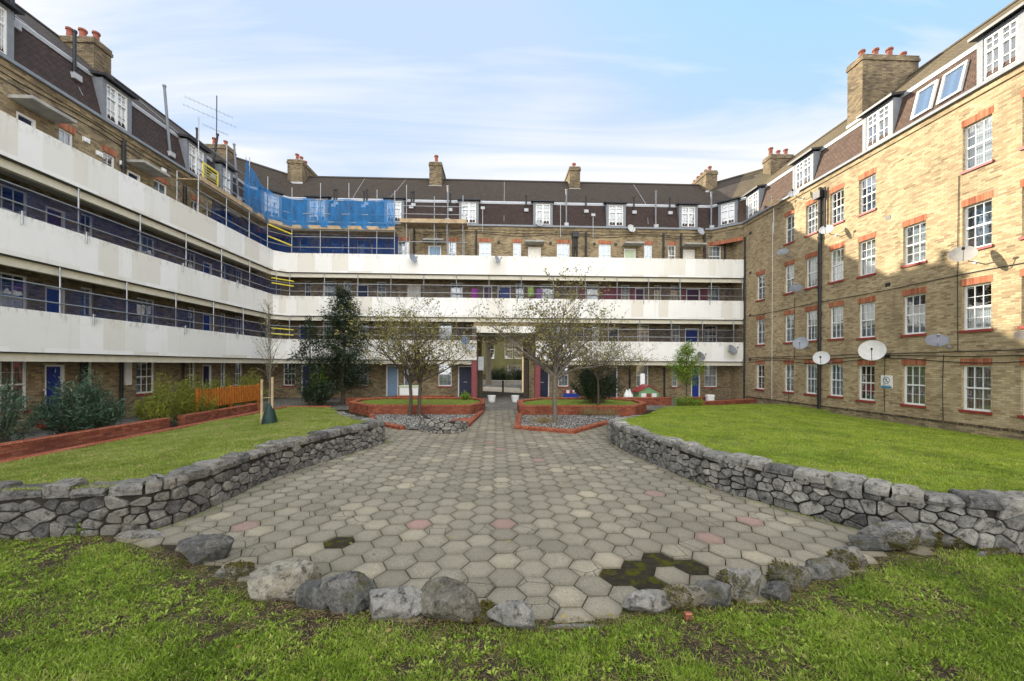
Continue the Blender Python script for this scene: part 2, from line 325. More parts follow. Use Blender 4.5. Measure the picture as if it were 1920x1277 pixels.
def stone_mat(name, lo, hi, warm, moss=0.0):
    t = NT(name); v = t.ob(); n1 = t.noise(v, 5.5, 9, 0.66, 0.5)
    col = t.ramp(t.math('ADD', t.math('MULTIPLY', n1, 0.8), t.math('MULTIPLY', t.att(), 0.34)), (0.40, lo), (0.64, tuple((a + b) / 2 for a, b in zip(lo, hi))), (0.84, hi))
    col = t.mix(t.math('MULTIPLY', t.ramp(t.noise(v, 1.3, 4), (0.5, 0.0), (0.7, 1.0)), 0.5), col, warm)
    col = t.mix(t.ramp(t.noise(v, 30, 6, 0.75), (0.55, 0.0), (0.75, 0.6)), col, tuple(min(0.6, c * 1.35) for c in hi))
    col = t.mix(t.ramp(t.noise(v, 13, 8, 0.75), (0.36, 0.9), (0.50, 0.0)), col, tuple(c * 0.3 for c in lo))
    vc = t.n('ShaderNodeTexVoronoi', {'Vector': v, 'Scale': 6.0}, feature='DISTANCE_TO_EDGE').outputs['Distance']; col = t.mix(t.math('MULTIPLY', t.math('LESS_THAN', vc, 0.018), t.ramp(t.noise(v, 2.5, 2), (0.56, 0.0), (0.7, 0.5))), col, tuple(c * 0.3 for c in lo))
    if moss:
        col = t.mix(t.math('MULTIPLY', t.ramp(t.noise(v, 3.2, 6, 0.65), (0.56, 0.0), (0.66, 1.0)), moss), col, (0.085, 0.075, 0.008))
    h = t.math('ADD', t.math('MULTIPLY', n1, 1.0), t.math('MULTIPLY', t.noise(v, 42, 8, 0.8), 0.7))
    col = t.mix(0.55, col, t.ramp(t.noise(v, 70, 4, 0.8), (0.35, 0.45), (0.65, 1.2)), 'MULTIPLY')
    return t.bsdf(col, 0.92, t.bump(h, 1.0, 0.04), spec=0.2)
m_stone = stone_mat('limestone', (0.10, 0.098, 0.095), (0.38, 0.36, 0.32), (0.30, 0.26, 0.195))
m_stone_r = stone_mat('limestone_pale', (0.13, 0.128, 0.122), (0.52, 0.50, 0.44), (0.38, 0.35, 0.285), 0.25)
m_bould = stone_mat('boulder_stone', (0.10, 0.10, 0.095), (0.42, 0.40, 0.36), (0.20, 0.175, 0.13), 0.6)
m_bould_t = stone_mat('boulder_tan', (0.14, 0.125, 0.10), (0.50, 0.46, 0.37), (0.30, 0.24, 0.15), 0.4)
m_moss = simple('moss_clump', (0.10, 0.085, 0.012), 0.95, var=0.6, scale=25)
m_mortar = simple('wall_mortar', (0.028, 0.024, 0.018), 0.95, var=0.4, scale=9)
def soil_mat(name, a, b, moss, amt, scale=3.0):
    t = NT(name); v = t.ob(); n1 = t.noise(v, 14, 8, 0.7)
    col = t.ramp(n1, (0.3, a), (0.7, b)); col = t.mix(t.ramp(t.noise(v, scale, 6, 0.65), (amt, 0.0), (amt + 0.12, 1.0)), col, moss)
    return t.bsdf(col, 0.95, t.bump(n1, 0.8, 0.02), spec=0.1)
m_joint = soil_mat('joint_soil', (0.018, 0.015, 0.01), (0.045, 0.038, 0.026), (0.062, 0.062, 0.006), 0.50, 6.0)
m_soil = soil_mat('lawn_soil', (0.022, 0.017, 0.012), (0.07, 0.055, 0.037), (0.075, 0.095, 0.02), 0.48)
m_lawnbase = soil_mat('lawn_turf', (0.08, 0.10, 0.02), (0.17, 0.20, 0.04), (0.16, 0.22, 0.03), 0.45)
def hex_mat():
    t = NT('hexagon_slab'); v = t.ob(); tn = t.att(); ed = t.n('ShaderNodeAttribute', attribute_name='rim').outputs['Fac']
    base = t.ramp(tn, (0.0, (0.245, 0.22, 0.163)), (0.3, (0.278, 0.25, 0.185)), (0.6, (0.305, 0.274, 0.203)), (0.8, (0.335, 0.30, 0.222)), (0.92, (0.42, 0.37, 0.265)), (0.972, (0.36, 0.235, 0.19)))
    n1 = t.noise(v, 5, 7, 0.65); e2 = t.math('ADD', t.math('MULTIPLY', ed, 0.55), t.math('MULTIPLY', n1, 0.75))
    col = t.mix(t.math('MULTIPLY', t.ramp(e2, (0.45, 0.0), (0.95, 1.0)), 0.55), base, (0.115, 0.10, 0.07))
    col = t.mix(t.math('MULTIPLY', t.ramp(t.noise(v, 0.55, 5, 0.6), (0.42, 0.0), (0.68, 1.0)), 0.5), col, (0.15, 0.135, 0.10))
    col = t.mix(0.75, col, t.ramp(t.noise(v, 95, 3, 0.7), (0.36, 0.42), (0.62, 1.15)), 'MULTIPLY')
    col = t.mix(t.ramp(t.noise(v, 30, 4, 0.7), (0.66, 0.0), (0.74, 0.5)), col, (0.5, 0.48, 0.42))
    cr = t.n('ShaderNodeTexVoronoi', {'Vector': t.n('ShaderNodeMapping', {0: v, 'Scale': (3.6, 3.6, 1)}).outputs[0], 'Scale': 1.0}, feature='DISTANCE_TO_EDGE', voronoi_dimensions='2D').outputs['Distance']
    msk = t.math('MULTIPLY', t.math('LESS_THAN', cr, 0.014), t.math('LESS_THAN', t.math('FRACT', t.math('MULTIPLY', tn, 7.31)), 0.2))
    col = t.mix(msk, col, (0.035, 0.03, 0.022))
    h = t.math('SUBTRACT', t.math('MULTIPLY', t.noise(v, 70, 5, 0.7), 0.6), msk)
    return t.bsdf(col, 0.9, t.bump(h, 0.6, 0.008), spec=0.2)
m_hex = hex_mat()
m_pave = brick_mat('grey_block_paving', (0.20, 0.19, 0.17), (0.15, 0.145, 0.13), (0.24, 0.22, 0.19), (0.06, 0.055, 0.04), (0.08, 0.075, 0.06), bw=0.2, bh=0.2, mo=0.012, dirt=0.5)
m_tarmac = simple('tarmac', (0.10, 0.098, 0.092), 0.9, var=0.3, scale=2)
m_gravel = simple('gravel_bed', (0.16, 0.155, 0.145), 0.95, var=0.6, scale=20)
m_bark = simple('bark', (0.085, 0.068, 0.05), 0.95, var=0.4, scale=18)
m_bark_g = simple('bark_grey', (0.15, 0.13, 0.105), 0.95, var=0.4, scale=18)
m_grass = leaf_mat('grass_blades', ((0.08, (0.07, 0.115, 0.012)), (0.33, (0.17, 0.27, 0.025)), (0.55, (0.27, 0.39, 0.04)), (0.76, (0.38, 0.46, 0.09)), (0.95, (0.44, 0.38, 0.18))), 0.5, 0.35)
m_grass_y = leaf_mat('lawn_blades', ((0.08, (0.085, 0.135, 0.016)), (0.33, (0.21, 0.31, 0.03)), (0.58, (0.35, 0.44, 0.05)), (0.82, (0.46, 0.49, 0.10)), (1.0, (0.42, 0.37, 0.16))), 0.5, 0.35)
m_grass_l = leaf_mat('worn_lawn_blades', ((0.05, (0.11, 0.13, 0.03)), (0.26, (0.19, 0.25, 0.04)), (0.5, (0.29, 0.35, 0.065)), (0.7, (0.40, 0.39, 0.15)), (0.9, (0.44, 0.36, 0.2))), 0.5, 0.3)
m_haw = leaf_mat('hawthorn_leaves', ((0.1, (0.07, 0.075, 0.02)), (0.45, (0.20, 0.19, 0.055)), (0.75, (0.36, 0.31, 0.10)), (1.0, (0.30, 0.18, 0.06))))
m_ever = leaf_mat('evergreen_leaves', ((0.1, (0.014, 0.026, 0.014)), (0.6, (0.03, 0.05, 0.024)), (1.0, (0.065, 0.085, 0.035))), 0.4, 0.12)
m_olea = leaf_mat('oleander_leaves', ((0.1, (0.025, 0.055, 0.032)), (0.6, (0.055, 0.105, 0.06)), (1.0, (0.15, 0.20, 0.12))), 0.4, 0.15)
m_bamb = leaf_mat('bamboo_leaves', ((0.1, (0.07, 0.10, 0.012)), (0.5, (0.19, 0.22, 0.025)), (1.0, (0.36, 0.34, 0.05))))
m_lime = leaf_mat('fresh_leaves', ((0.1, (0.06, 0.13, 0.014)), (0.5, (0.17, 0.28, 0.03)), (1.0, (0.32, 0.42, 0.06))))
m_dry = leaf_mat('dry_grass', ((0.1, (0.20, 0.14, 0.06)), (0.6, (0.36, 0.27, 0.13)), (1.0, (0.45, 0.37, 0.2))))
# ------------------------------------------------------------------ the three wings of the block
wingL = thing('apartment_block', (XL - 3.8, 12, 0), None, 'building', kind='thing')
wingL['label'] = 'gallery flats along the lawn with blue doors, orange fence and hedge at the foot'
wingB = thing('apartment_block', (0, YB + 3.8, 0), 'gallery flats closing the court, pierced by the tall entrance passage', 'building', kind='thing')
wingR = thing('apartment_block', (XR + 3.8, 12, 0), 'sunlit yellow brick block of sash windows with no balconies', 'building', kind='thing')
FLZ = [0.1, 2.75, 5.45, 8.1]; EAVE = 11.6
YN = -4.0
WALLPATH = [(XL, YN), (XL, 25.9), (-13.7, YB), (XR, YB)]
midL = ((XL - 13.7) / 2, (25.9 + YB) / 2)
rchm = [(14.6, YB), (XR, 25.95)]; midR = ((14.6 + XR) / 2, (YB + 25.95) / 2)

def window(blk, fr, s0, s1, z0, z1, cols=3, rows=4, curtain=0, lintel=True, sill=True, glass=None, rail=True, name='window', rec=0.07, fw=0.055):
    w = MB(); b = lambda a, c, d, e, f=-rec - 0.05, g=-rec: w.fbox(fr, a, c, d, e, f, g)
    b(s0, s0 + fw, z0, z1); b(s1 - fw, s1, z0, z1); b(s0 + fw, s1 - fw, z0, z0 + fw * 1.2); b(s0 + fw, s1 - fw, z1 - fw, z1)
    zm = (z0 + z1) / 2; e = 0.0062
    if rail: b(s0 + fw, s1 - fw, zm - 0.025, zm + 0.025, -rec - 0.045, -rec + 0.006)
    for i in range(1, cols):
        x = s0 + fw + (s1 - s0 - 2 * fw) * i / cols; b(x - e, x + e, z0 + fw * 1.2, z1 - fw, -rec - 0.035, -rec - 0.008)
    for j in range(1, rows):
        if rail and j * 2 == rows: continue
        z = z0 + fw + (z1 - z0 - 2 * fw) * j / rows; b(s0 + fw, s1 - fw, z - e, z + e, -rec - 0.037, -rec - 0.010)
    o = w.build(name, m_white, blk)
    p = MB(); p.add([fr.p(s0 + .02, z0 + .02, -rec - .03), fr.p(s1 - .02, z0 + .02, -rec - .03), fr.p(s1 - .02, z1 - .02, -rec - .03), fr.p(s0 + .02, z1 - .02, -rec - .03)], [(0, 1, 2, 3)])
    p.build('pane', glass or m_glass, o)
    if sill:
        q = MB(); q.fbox(fr, s0 - 0.05, s1 + 0.05, z0 - 0.085, z0 - 0.002, -rec + .002, 0.055); q.build('sill', m_sill, o)
    if lintel:
        q = MB(); q.fbox(fr, s0 - 0.04, s1 + 0.04, z1 + 0.004, z1 + 0.235, -0.05, 0.006); q.build('lintel', m_lint, o)
    if curtain:
        m = {1: m_net, 2: m_curt, 3: m_blind, 4: m_net}[curtain]; q = MB(); zt = z1 if curtain != 4 else zm + .02
        q.add([fr.p(s0 - .05, z0 - .05, -rec - .16), fr.p(s1 + .05, z0 - .05, -rec - .16), fr.p(s1 + .05, zt, -rec - .16), fr.p(s0 - .05, zt, -rec - .16)], [(0, 1, 2, 3)])
        q.build('curtain', m, o)
    return o
def door(blk, fr, s0, s1, z0, z1, col, label=None, rec=0.09, glazed=False):
    d = MB(); d.fbox(fr, s0 + .07, s1 - .07, z0 + 0.02, z1 - .07, -rec - .05, -rec)
    W_ = s1 - s0
    for (a, b_) in ((0.18, 0.46), (0.54, 0.82)):
        for (c, e) in ((0.10, 0.42), (0.55, 0.9)):
            d.fbox(fr, s0 + W_ * a, s0 + W_ * b_, z0 + (z1 - z0) * c, z0 + (z1 - z0) * e, -rec, -rec + .012)
    o = d.build('door', m_door[col], blk)
    if label: o['label'] = label
    f = MB(); f.fbox(fr, s0, s0 + .07, z0, z1, -rec - .05, -.02); f.fbox(fr, s1 - .07, s1, z0, z1, -rec - .05, -.02); f.fbox(fr, s0 + .07, s1 - .07, z1 - .07, z1, -rec - .05, -.02)
    f.build('door_frame', m_white, o)
    h = MB(); h.fbox(fr, s0 + W_ * .38, s0 + W_ * .62, z0 + .95, z0 + 1.0, -rec, -rec + .03); h.build('letterbox', m_galv, o)
    return o
def canopy(blk, fr, s0, s1, z):
    c = MB(); c.fbox(fr, s0, s1, z, z + .11, 0.002, 0.75); c.build('door_canopy', m_conc, blk, bevel=.01)
def wall(blk, fr, s0, s1, z0, z1, holes, mat, name='wall', depth=0.14, inner=True):
    ss = sorted({s0, s1} | {h[0] for h in holes if s0 < h[0] < s1} | {h[1] for h in holes if s0 < h[1] < s1})
    zz = sorted({z0, z1} | {h[2] for h in holes if z0 < h[2] < z1} | {h[3] for h in holes if z0 < h[3] < z1})
    w = MB(); inh = lambda a, z: any(h[0] - 1e-6 < a < h[1] + 1e-6 and h[2] - 1e-6 < z < h[3] + 1e-6 for h in holes)
    for i in range(len(ss) - 1):
        run = None
        for j in range(len(zz) - 1):
            hole = inh((ss[i] + ss[i + 1]) / 2, (zz[j] + zz[j + 1]) / 2)
            if not hole and run is None: run = zz[j]
            if run is not None and (hole or j == len(zz) - 2):
                e = zz[j] if hole else zz[j + 1]
                w.quad(fr.p(ss[i], run), fr.p(ss[i + 1], run), fr.p(ss[i + 1], e), fr.p(ss[i], e)); run = None
    for a, b, c, d in holes:
        k = -depth
        w.quad(fr.p(a, c), fr.p(a, d), fr.p(a, d, k), fr.p(a, c, k)); w.quad(fr.p(b, c), fr.p(b, d), fr.p(b, d, k), fr.p(b, c, k))
        w.quad(fr.p(a, d), fr.p(b, d), fr.p(b, d, k), fr.p(a, d, k)); w.quad(fr.p(a, c), fr.p(b, c), fr.p(b, c, k), fr.p(a, c, k))
    o = w.build(name, mat, blk)
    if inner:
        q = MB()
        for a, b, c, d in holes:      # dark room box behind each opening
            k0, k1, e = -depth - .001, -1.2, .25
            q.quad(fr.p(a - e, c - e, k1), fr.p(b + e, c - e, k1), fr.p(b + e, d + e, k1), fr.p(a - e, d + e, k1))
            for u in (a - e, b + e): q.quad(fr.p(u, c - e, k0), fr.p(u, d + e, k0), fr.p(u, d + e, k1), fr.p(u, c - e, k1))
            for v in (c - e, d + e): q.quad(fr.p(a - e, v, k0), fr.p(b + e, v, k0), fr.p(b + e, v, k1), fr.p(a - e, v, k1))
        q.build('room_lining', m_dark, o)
    return o
def dormer(blk, fr, s0, s1, zb=11.72, zt=13.22, curtain=1, glass=None):
    cw = 0.17; d = MB()
    for a, b in ((s0 - cw, s0), (s1, s1 + cw)): d.fbox(fr, a, b, zb - .1, zt, -0.85, -0.03)
    d.fbox(fr, s0, s1, zb - .1, zb, -0.6, -0.03); d.fbox(fr, s0, s1, zt - .10, zt, -0.8, -0.03)
    o = d.build('dormer', m_lead, blk)
    r = MB(); q = fr.p; a, b = s0 - cw - .12, s1 + cw + .12
    r.hexa((q(a, zt + .005, .16), q(b, zt + .005, .16), q(b, zt + .18, -1.0), q(a, zt + .18, -1.0), q(a, zt + .10, .16), q(b, zt + .10, .16), q(b, zt + .30, -1.0), q(a, zt + .30, -1.0)))
    r.build('dormer_roof', m_black, o)
    w = MB(); f = lambda x0, x1, z0_, z1_, y0=-.16, y1=-.06: w.fbox(fr, x0, x1, z0_, z1_, y0, y1); z1 = zt - .10; t = .06
    f(s0, s0 + t, zb, z1); f(s1 - t, s1, zb, z1); f(s0 + t, s1 - t, zb, zb + t); f(s0 + t, s1 - t, z1 - t, z1); m = (s0 + s1) / 2; zm = zb + (z1 - zb) * .66
    f(m - .045, m + .045, zb + t, z1 - t, -.155, -.055); f(s0 + t, m - .045, zm - .035, zm + .035, -.155, -.055); f(m + .045, s1 - t, zm - .035, zm + .035, -.155, -.055)
    for c in ((s0 + m) / 2, (s1 + m) / 2): f(c - .01, c + .01, zb + t, z1 - t, -.14, -.085)
    for z in (zb + (zm - zb) * .5, zm + (z1 - zm) * .5): f(s0 + t, s1 - t, z - .01, z + .01, -.142, -.083)
    w.build('dormer_window', m_white, o)
    p = MB(); p.add([q(s0 + .02, zb + .02, -.12), q(s1 - .02, zb + .02, -.12), q(s1 - .02, z1 - .02, -.12), q(s0 + .02, z1 - .02, -.12)], [(0, 1, 2, 3)]); p.build('pane', glass or m_glass_s, o)
    p = MB(); p.add([q(s0, zb, -.3), q(s1, zb, -.3), q(s1, z1, -.3), q(s0, z1, -.3)], [(0, 1, 2, 3)]); p.build('curtain', m_net if curtain else m_dark, o)  # without a curtain, a dark sheet stands in for the unlit room
def pipe(blk, pts, r=.055, mat=None, name='downpipe'):
    t = MB(); t.tube(pts, r, 8); 
    p0, p1 = Vector(pts[0]), Vector(pts[-1])
    if name == 'downpipe' and len(pts) == 2 and abs(p0.z - p1.z) > 2:
        n = int(abs(p0.z - p1.z) / 1.35)
        for i in range(1, n + 1):
            c = p0.lerp(p1, i / (n + 1)); t.tube([c - Vector((0, 0, .05)), c + Vector((0, 0, .05))], r * 1.35, 8)
    return t.build(name, mat or m_black, blk)
def vent_pipe(blk, base, h, lean=(0, 0), lead=False):
    t = MB(); b = Vector(base); t.tube([b, b + Vector((lean[0], lean[1], h))], .055, 8); top = b + Vector((lean[0], lean[1], h))
    t.tube([top, top + Vector((0, 0, .08))], .075, 8)
    o = t.build('vent_pipe', m_lead if lead else m_black, blk)
    c = MB(); c.box(b.x - .14, b.x + .14, b.y - .14, b.y + .14, b.z - .12, b.z + .09); c.build('pipe_collar', m_flash, o)
def chimney(blk, x0, x1, y0, y1, zb, zt, pots, clean=False, flash=True):
    c = MB(); c.box(x0, x1, y0, y1, zb, zt - .28); c.box(x0 - .05, x1 + .05, y0 - .05, y1 + .05, zt - .279, zt - .14); c.box(x0 - .02, x1 + .02, y0 - .02, y1 + .02, zt - .139, zt)
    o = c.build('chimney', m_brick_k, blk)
    n = MB(); n.box(x0 + .05, x1 - .05, y0 + .05, y1 - .05, zt + .001, zt + .06); n.build('chimney_cap', m_conc, o)
    for i in range(pots):
        f = (i + .5) / pots
        px, py = (x0 + (x1 - x0) * f, (y0 + y1) / 2) if (x1 - x0) > (y1 - y0) else ((x0 + x1) / 2, y0 + (y1 - y0) * f)
        h = random.uniform(.38, .62); r = random.uniform(.12, .145)
        k = MB(); k.lathe((px, py, zt + .05), [(r * 1.05, 0), (r * .9, .06), (r * .86, h - .1), (r * 1.15, h - .09), (r * 1.15, h - .02), (r * 1.0, h), (r * .75, h), (r * .7, h - .2)], 12); k.build('chimney_pot', m_pot, o)
    if flash:
        q = MB(); q.box(x0 - .03, x1 + .03, y0 - .03, y1 + .03, zb + .15, zb + .42); q.build('flashing', m_flash, o)
def roof(blk, path, low_mat, up_mat):
    prof = [(0.02, 11.60), (0.46, 13.3), (3.85, 16.3), (7.25, 13.3), (7.70, 11.6)]
    a = MB(); a.sweep(path, [prof[1], prof[2], (3.85, 16.2), (0.50, 13.2)]); a.sweep(path, [prof[2], prof[3], (7.2, 13.2), (3.85, 16.19)]); o = a.build('roof', up_mat, blk)
    r = MB(); r.sweep(path, [(3.73, 16.24), (3.85, 16.40), (3.97, 16.24)]); r.build('ridge_tiles', up_mat, o)
    b = MB(); b.sweep(path, [prof[0], prof[1], (0.6, 13.2), (0.2, 11.6)]); b.sweep(path, [prof[3], prof[4], (7.5, 11.6), (7.1, 13.2)]); b.build('mansard_slope', low_mat, blk)
    g = MB(); g.sweep(path, [(-.16, 11.50), (-.14, 11.62), (.03, 11.62), (.03, 11.50)]); g.build('gutter', m_lead, blk)
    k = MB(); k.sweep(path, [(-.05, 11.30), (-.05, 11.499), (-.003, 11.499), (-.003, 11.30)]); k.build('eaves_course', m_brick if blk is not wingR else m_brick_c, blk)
    f = MB(); f.sweep(path, [(.405, 13.20), (.385, 13.32), (.47, 13.41), (.56, 13.38)]); f.build('knee_flashing', m_flash, blk)
    w = MB(); w.sweep(path, [(7.60, 0), (7.60, 11.6), (7.70, 11.6), (7.70, 0)]); w.build('rear_wall', m_brick, blk)
roof(wingL, [(XL, YN), (XL, 25.9), midL], m_mans, m_tile)
roof(wingB, [midL, (-13.7, YB), (14.6, YB), midR], m_mans, m_tile)
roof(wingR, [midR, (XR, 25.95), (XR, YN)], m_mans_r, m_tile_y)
for blk, x0, x1 in ((wingL, XL - 7.7, XL), (wingR, XR, XR + 7.7)):   # near ends, out of frame
    e = MB(); s_ = -1 if x1 == XL else 1; b0 = XL if x1 == XL else XR
    e.add([(b0, YN, 0), (b0, YN, 11.6), (b0 + s_ * .46, YN, 13.3), (b0 + s_ * 3.85, YN, 16.3), (b0 + s_ * 7.25, YN, 13.3), (b0 + s_ * 7.7, YN, 11.6), (b0 + s_ * 7.7, YN, 0)], [(0, 1, 2, 3, 4, 5, 6)])
    e.build('gable_end', m_brick, blk)

# ---- left wing: openings (pixel columns of the photograph give the position along the wall)
HL, WL = [], []
def lw(p0, p1, fl, a=.85, b=2.28, c=0, cols=3, s0=None, lint=True):
    y0 = s0 if s0 is not None else sL(p0); HL.append((y0, sL(p1), FLZ[fl] + a, FLZ[fl] + b)); WL.append(('w', HL[-1], c, cols, lint))
def ld(p0, p1, fl, col):
    HL.append((sL(p0), sL(p1), FLZ[fl] + .02, FLZ[fl] + 2.08)); WL.append(('d', HL[-1], col))
for fl, cols_ in ((0, ('blue', 'navy')), (1, ('blue', 'blue')), (2, ('purple', 'blue'))):
    lw(0, 53, fl, .62 if fl == 0 else .8, 2.28, 2 if fl == 0 else 0, 4, s0=12.45, lint=False); ld(84, 122, fl, cols_[0]); lw(151, 175, fl, c=fl % 2, cols=2, lint=False)
    lw(256, 291, fl, c=(0, 1, 1)[fl], lint=False); lw(352, 367, fl, c=2, cols=2, lint=False); ld(380, 397, fl, cols_[1]); lw(413, 424, fl, c=1, cols=2, lint=False); lw(440, 455, fl, c=fl, lint=False)
    HL.append((8.3, 9.6, FLZ[fl] + .85, FLZ[fl] + 2.28)); WL.append(('w', HL[-1], 2, 3, False))
lw(108, 137, 3, 1.0, 2.3, 3, 2); lw(191, 215, 3, 1.0, 2.3, 0, 2); lw(286, 313, 3, 1.0, 2.3, 3, 2); lw(357, 373, 3, 1.0, 2.3, 1, 2); lw(440, 452, 3, 1.0, 2.3, 1, 2)
ld(28, 66, 3, 'navy'); ld(237, 262, 3, 'navy'); ld(405, 418, 3, 'blue')
wall(wingL, FL_, YN, YB, -.1, EAVE, HL, m_brick)
for w in WL:
    if w[0] == 'w': window(wingL, FL_, *w[1], cols=w[3], curtain=w[2], lintel=w[4])
    else: door(wingL, FL_, *w[1], w[2])
canopy(wingL, FL_, sL(18) - .1, sL(100), 10.42); canopy(wingL, FL_, sL(232), sL(285), 10.42); canopy(wingL, FL_, sL(400), sL(424), 10.42)
for p0 in (224, 150, 340): 
    y = sL(p0); pipe(wingL, [(XL + .09, y, .1), (XL + .09, y, 2.3)], .06)
for p0 in (226, 342): 
    y = sL(p0); pipe(wingL, [(XL + .09, y, 8.1), (XL + .09, y, 11.2)], .07)
b = MB(); b.fbox(FL_, sL(231), sL(243), 1.35, 2.3, .002, .1); b.build('meter_panel', m_white, wingL)
b = MB(); b.fbox(FL_, sL(70), sL(83) , .1, .62, .002, .3); b.fbox(FL_, sL(83), sL(124), .1, .16, .002, .75); b.build('door_step', m_sill, wingL)
for y in (sL(80) , sL(129)):
    b = MB(); b.tube([(XL + .02, y, 1.35), (XL + .1, y, 1.3), (XL + .1, y, .95), (XL + .02, y, .9)], .016, 6); b.build('grab_rail', m_white, wingL)
# doorbell boxes, vents and lamps of the top floor wall
for p0, z in ((152, 10.35), (177, 10.1), (222, 10.2), (300, 10.9)):
    b = MB(); y = sL(p0); b.fbox(FL_, y, y + .22, z, z + .16, .002, .07); b.fbox(FL_, y + .06, y + .16, z + .04, z + .1, .07, .085); b.build('wall_vent', m_white, wingL)
for z in (11.15, 10.95):
    pts = [(XL + .03, y, z + .06 * math.sin(y * 1.3)) for y in np.arange(0, 25.5, .5)]; pipe(wingL, pts, .014, m_black, 'cable')
for p0, p1 in ((-20, 13), (199, 239), (354, 382.5), (418, 432)): dormer(wingL, FL_, sL(p0), sL(p1), curtain=1)
def slope_pt(fr, s, o):     # point on the roof at offset o behind the brick face
    z = 11.6 + (o - .02) * (1.7 / .44) if o < .46 else 13.3 + (o - .46) * (3 / 3.39); return fr.p(s, z, -o)
for p0, o, h, lean, ld_ in ((44, .40, 1.35, (0, 0), 0), (153, .30, 1.6, (0, 0), 0), (322, .12, 2.9, (0, -.35), 1), (383, .42, 1.2, (0, 0), 0), (402, .2, 2.2, (.3, 0), 0), (449, .12, 2.9, (0, -.4), 1), (12, .3, 1.4, (0, 0), 0)):
    vent_pipe(wingL, slope_pt(FL_, sL(p0), o), h, lean, ld_)
def rope(blk, pts, r=.012, mat=None): t = MB(); t.tube(pts, r, 5); t.build('lightning_cable', mat or m_flash, blk)
rope(wingL, [slope_pt(FL_, 12.6, 3.8), slope_pt(FL_, 14.0, 2.2), slope_pt(FL_, 15.2, .52), slope_pt(FL_, 15.6, .15)])
rope(wingL, [slope_pt(FL_, 20.5, 3.8), slope_pt(FL_, 22.0, 2.0), slope_pt(FL_, 22.6, .5), slope_pt(FL_, 22.8, .1)])
chimney(wingL, -19.2, -17.5, 18.3, 19.1, 14.0, 16.35, 3); chimney(wingL, -19.4, -17.9, 27.6, 28.5, 14.6, 16.7, 2)

# ---- back wing
HB, WBk = [], []
PX0, PX1, PZ = -1.30, 2.15, 4.65                                   # passage opening
def bw(p0, p1, fl, a=.85, b=2.28, c=0, cols=3, lint=False): HB.append((sB(p0), sB(p1), FLZ[fl] + a, FLZ[fl] + b)); WBk.append(('w', HB[-1], c, cols, lint))
def bd(p0, p1, fl, col, lab=None): HB.append((sB(p0), sB(p1), FLZ[fl] + .02, FLZ[fl] + 2.08)); WBk.append(('d', HB[-1], col, lab))
for p0, p1, c, k in ((897, 920, 3, 3), (961, 976, 3, 2), (1043, 1067, 3, 3), (1121.5, 1144.5, 3, 3), (1206.5, 1222, 3, 2), (1251.5, 1266, 2, 2), (1328, 1351, 1, 3), (744, 766, 1, 3), (838, 854.5, 3, 2), (668, 682, 3, 2), (621, 634, 1, 2), (560, 575, 1, 2)): bw(p0, p1, 3, .95, 2.37, c, k, True)
bd(989, 1013, 3, 'cream', 'cream front door under a concrete canopy'); bd(1169, 1191, 3, 'green', 'pale green front door under a concrete canopy'); bd(1280, 1301.5, 3, 'cream'); bd(802, 826, 3, 'sky', 'sky blue front door behind the scaffold'); bd(640, 656, 3, 'navy'); bd(695, 712, 3, 'navy')
for p0, p1, c, k in ((604, 628, 1, 3), (643, 658, 1, 2), (706, 723, 1, 2), (844, 867, 1, 3), (966, 982, 1, 2), (1014, 1038, 1, 3), (1099, 1122, 1, 3), (1164, 1180, 1, 2), (1226, 1240, 2, 2), (1257, 1277, 2, 3), (1327, 1349, 1, 3), (570, 582, 0, 2)): bw(p0, p1, 2, c=c, cols=k)
bd(763, 788, 2, 'cream'); bd(905, 922, 2, 'purple'); bd(932, 957, 2, 'blue'); bd(1080, 1097, 2, 'purple'); bd(1190, 1208, 2, 'purple'); bd(1286, 1312, 2, 'purple'); bd(668, 690, 2, 'navy')
for p0, p1, c, k in ((1043, 1066, 1, 3), (1195, 1217, 2, 3), (1260, 1275, 1, 2), (1321, 1345, 0, 3), (672, 691, 0, 3), (822, 847, 1, 3), (604, 622, 0, 3), (1110, 1124, 1, 2)): bw(p0, p1, 1, c=c, cols=k)
bd(726, 749, 1, 'cream'); bd(1284, 1310, 1, 'blue'); bd(1140, 1160, 1, 'navy'); bd(560, 578, 1, 'blue'); bd(775, 795, 1, 'navy'); bd(1075, 1095, 1, 'navy')
for p0, p1, c, k in ((531, 554, 0, 3), (665.5, 690.5, 1, 3), (757, 771, 3, 2), (822, 847, 1, 3), (1047, 1066, 1, 3), (1193, 1216, 1, 3), (1260, 1271, 1, 2), (1321, 1345, 1, 3)): bw(p0, p1, 0, .72, 2.25, c, k)
bd(565, 584, 0, 'blue'); bd(724, 747, 0, 'pale', 'pale blue front door beside the white storage box'); bd(859, 886, 0, 'navy', 'tall dark navy store door'); bd(1004, 1030, 0, 'navy'); bd(1296, 1313, 0, 'blue'); bd(1135, 1158, 0, 'navy')
HBw = HB + [(PX0, PX1, -.2, PZ)]
w_ = wall(wingB, FB_, XL, XR, -.1, EAVE, HBw, m_brick, inner=False)
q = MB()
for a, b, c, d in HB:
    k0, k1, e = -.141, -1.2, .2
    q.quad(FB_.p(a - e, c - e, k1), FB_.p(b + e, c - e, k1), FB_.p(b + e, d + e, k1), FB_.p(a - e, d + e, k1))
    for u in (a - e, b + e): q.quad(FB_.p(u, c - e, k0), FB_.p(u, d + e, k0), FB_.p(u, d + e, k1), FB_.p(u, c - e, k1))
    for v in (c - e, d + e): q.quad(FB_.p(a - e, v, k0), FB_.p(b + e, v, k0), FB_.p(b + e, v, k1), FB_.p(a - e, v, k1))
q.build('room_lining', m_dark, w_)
for w in WBk:
    if w[0] == 'w': window(wingB, FB_, *w[1], cols=w[3], curtain=w[2], lintel=w[4])
    else: door(wingB, FB_, *w[1], w[2], w[3])
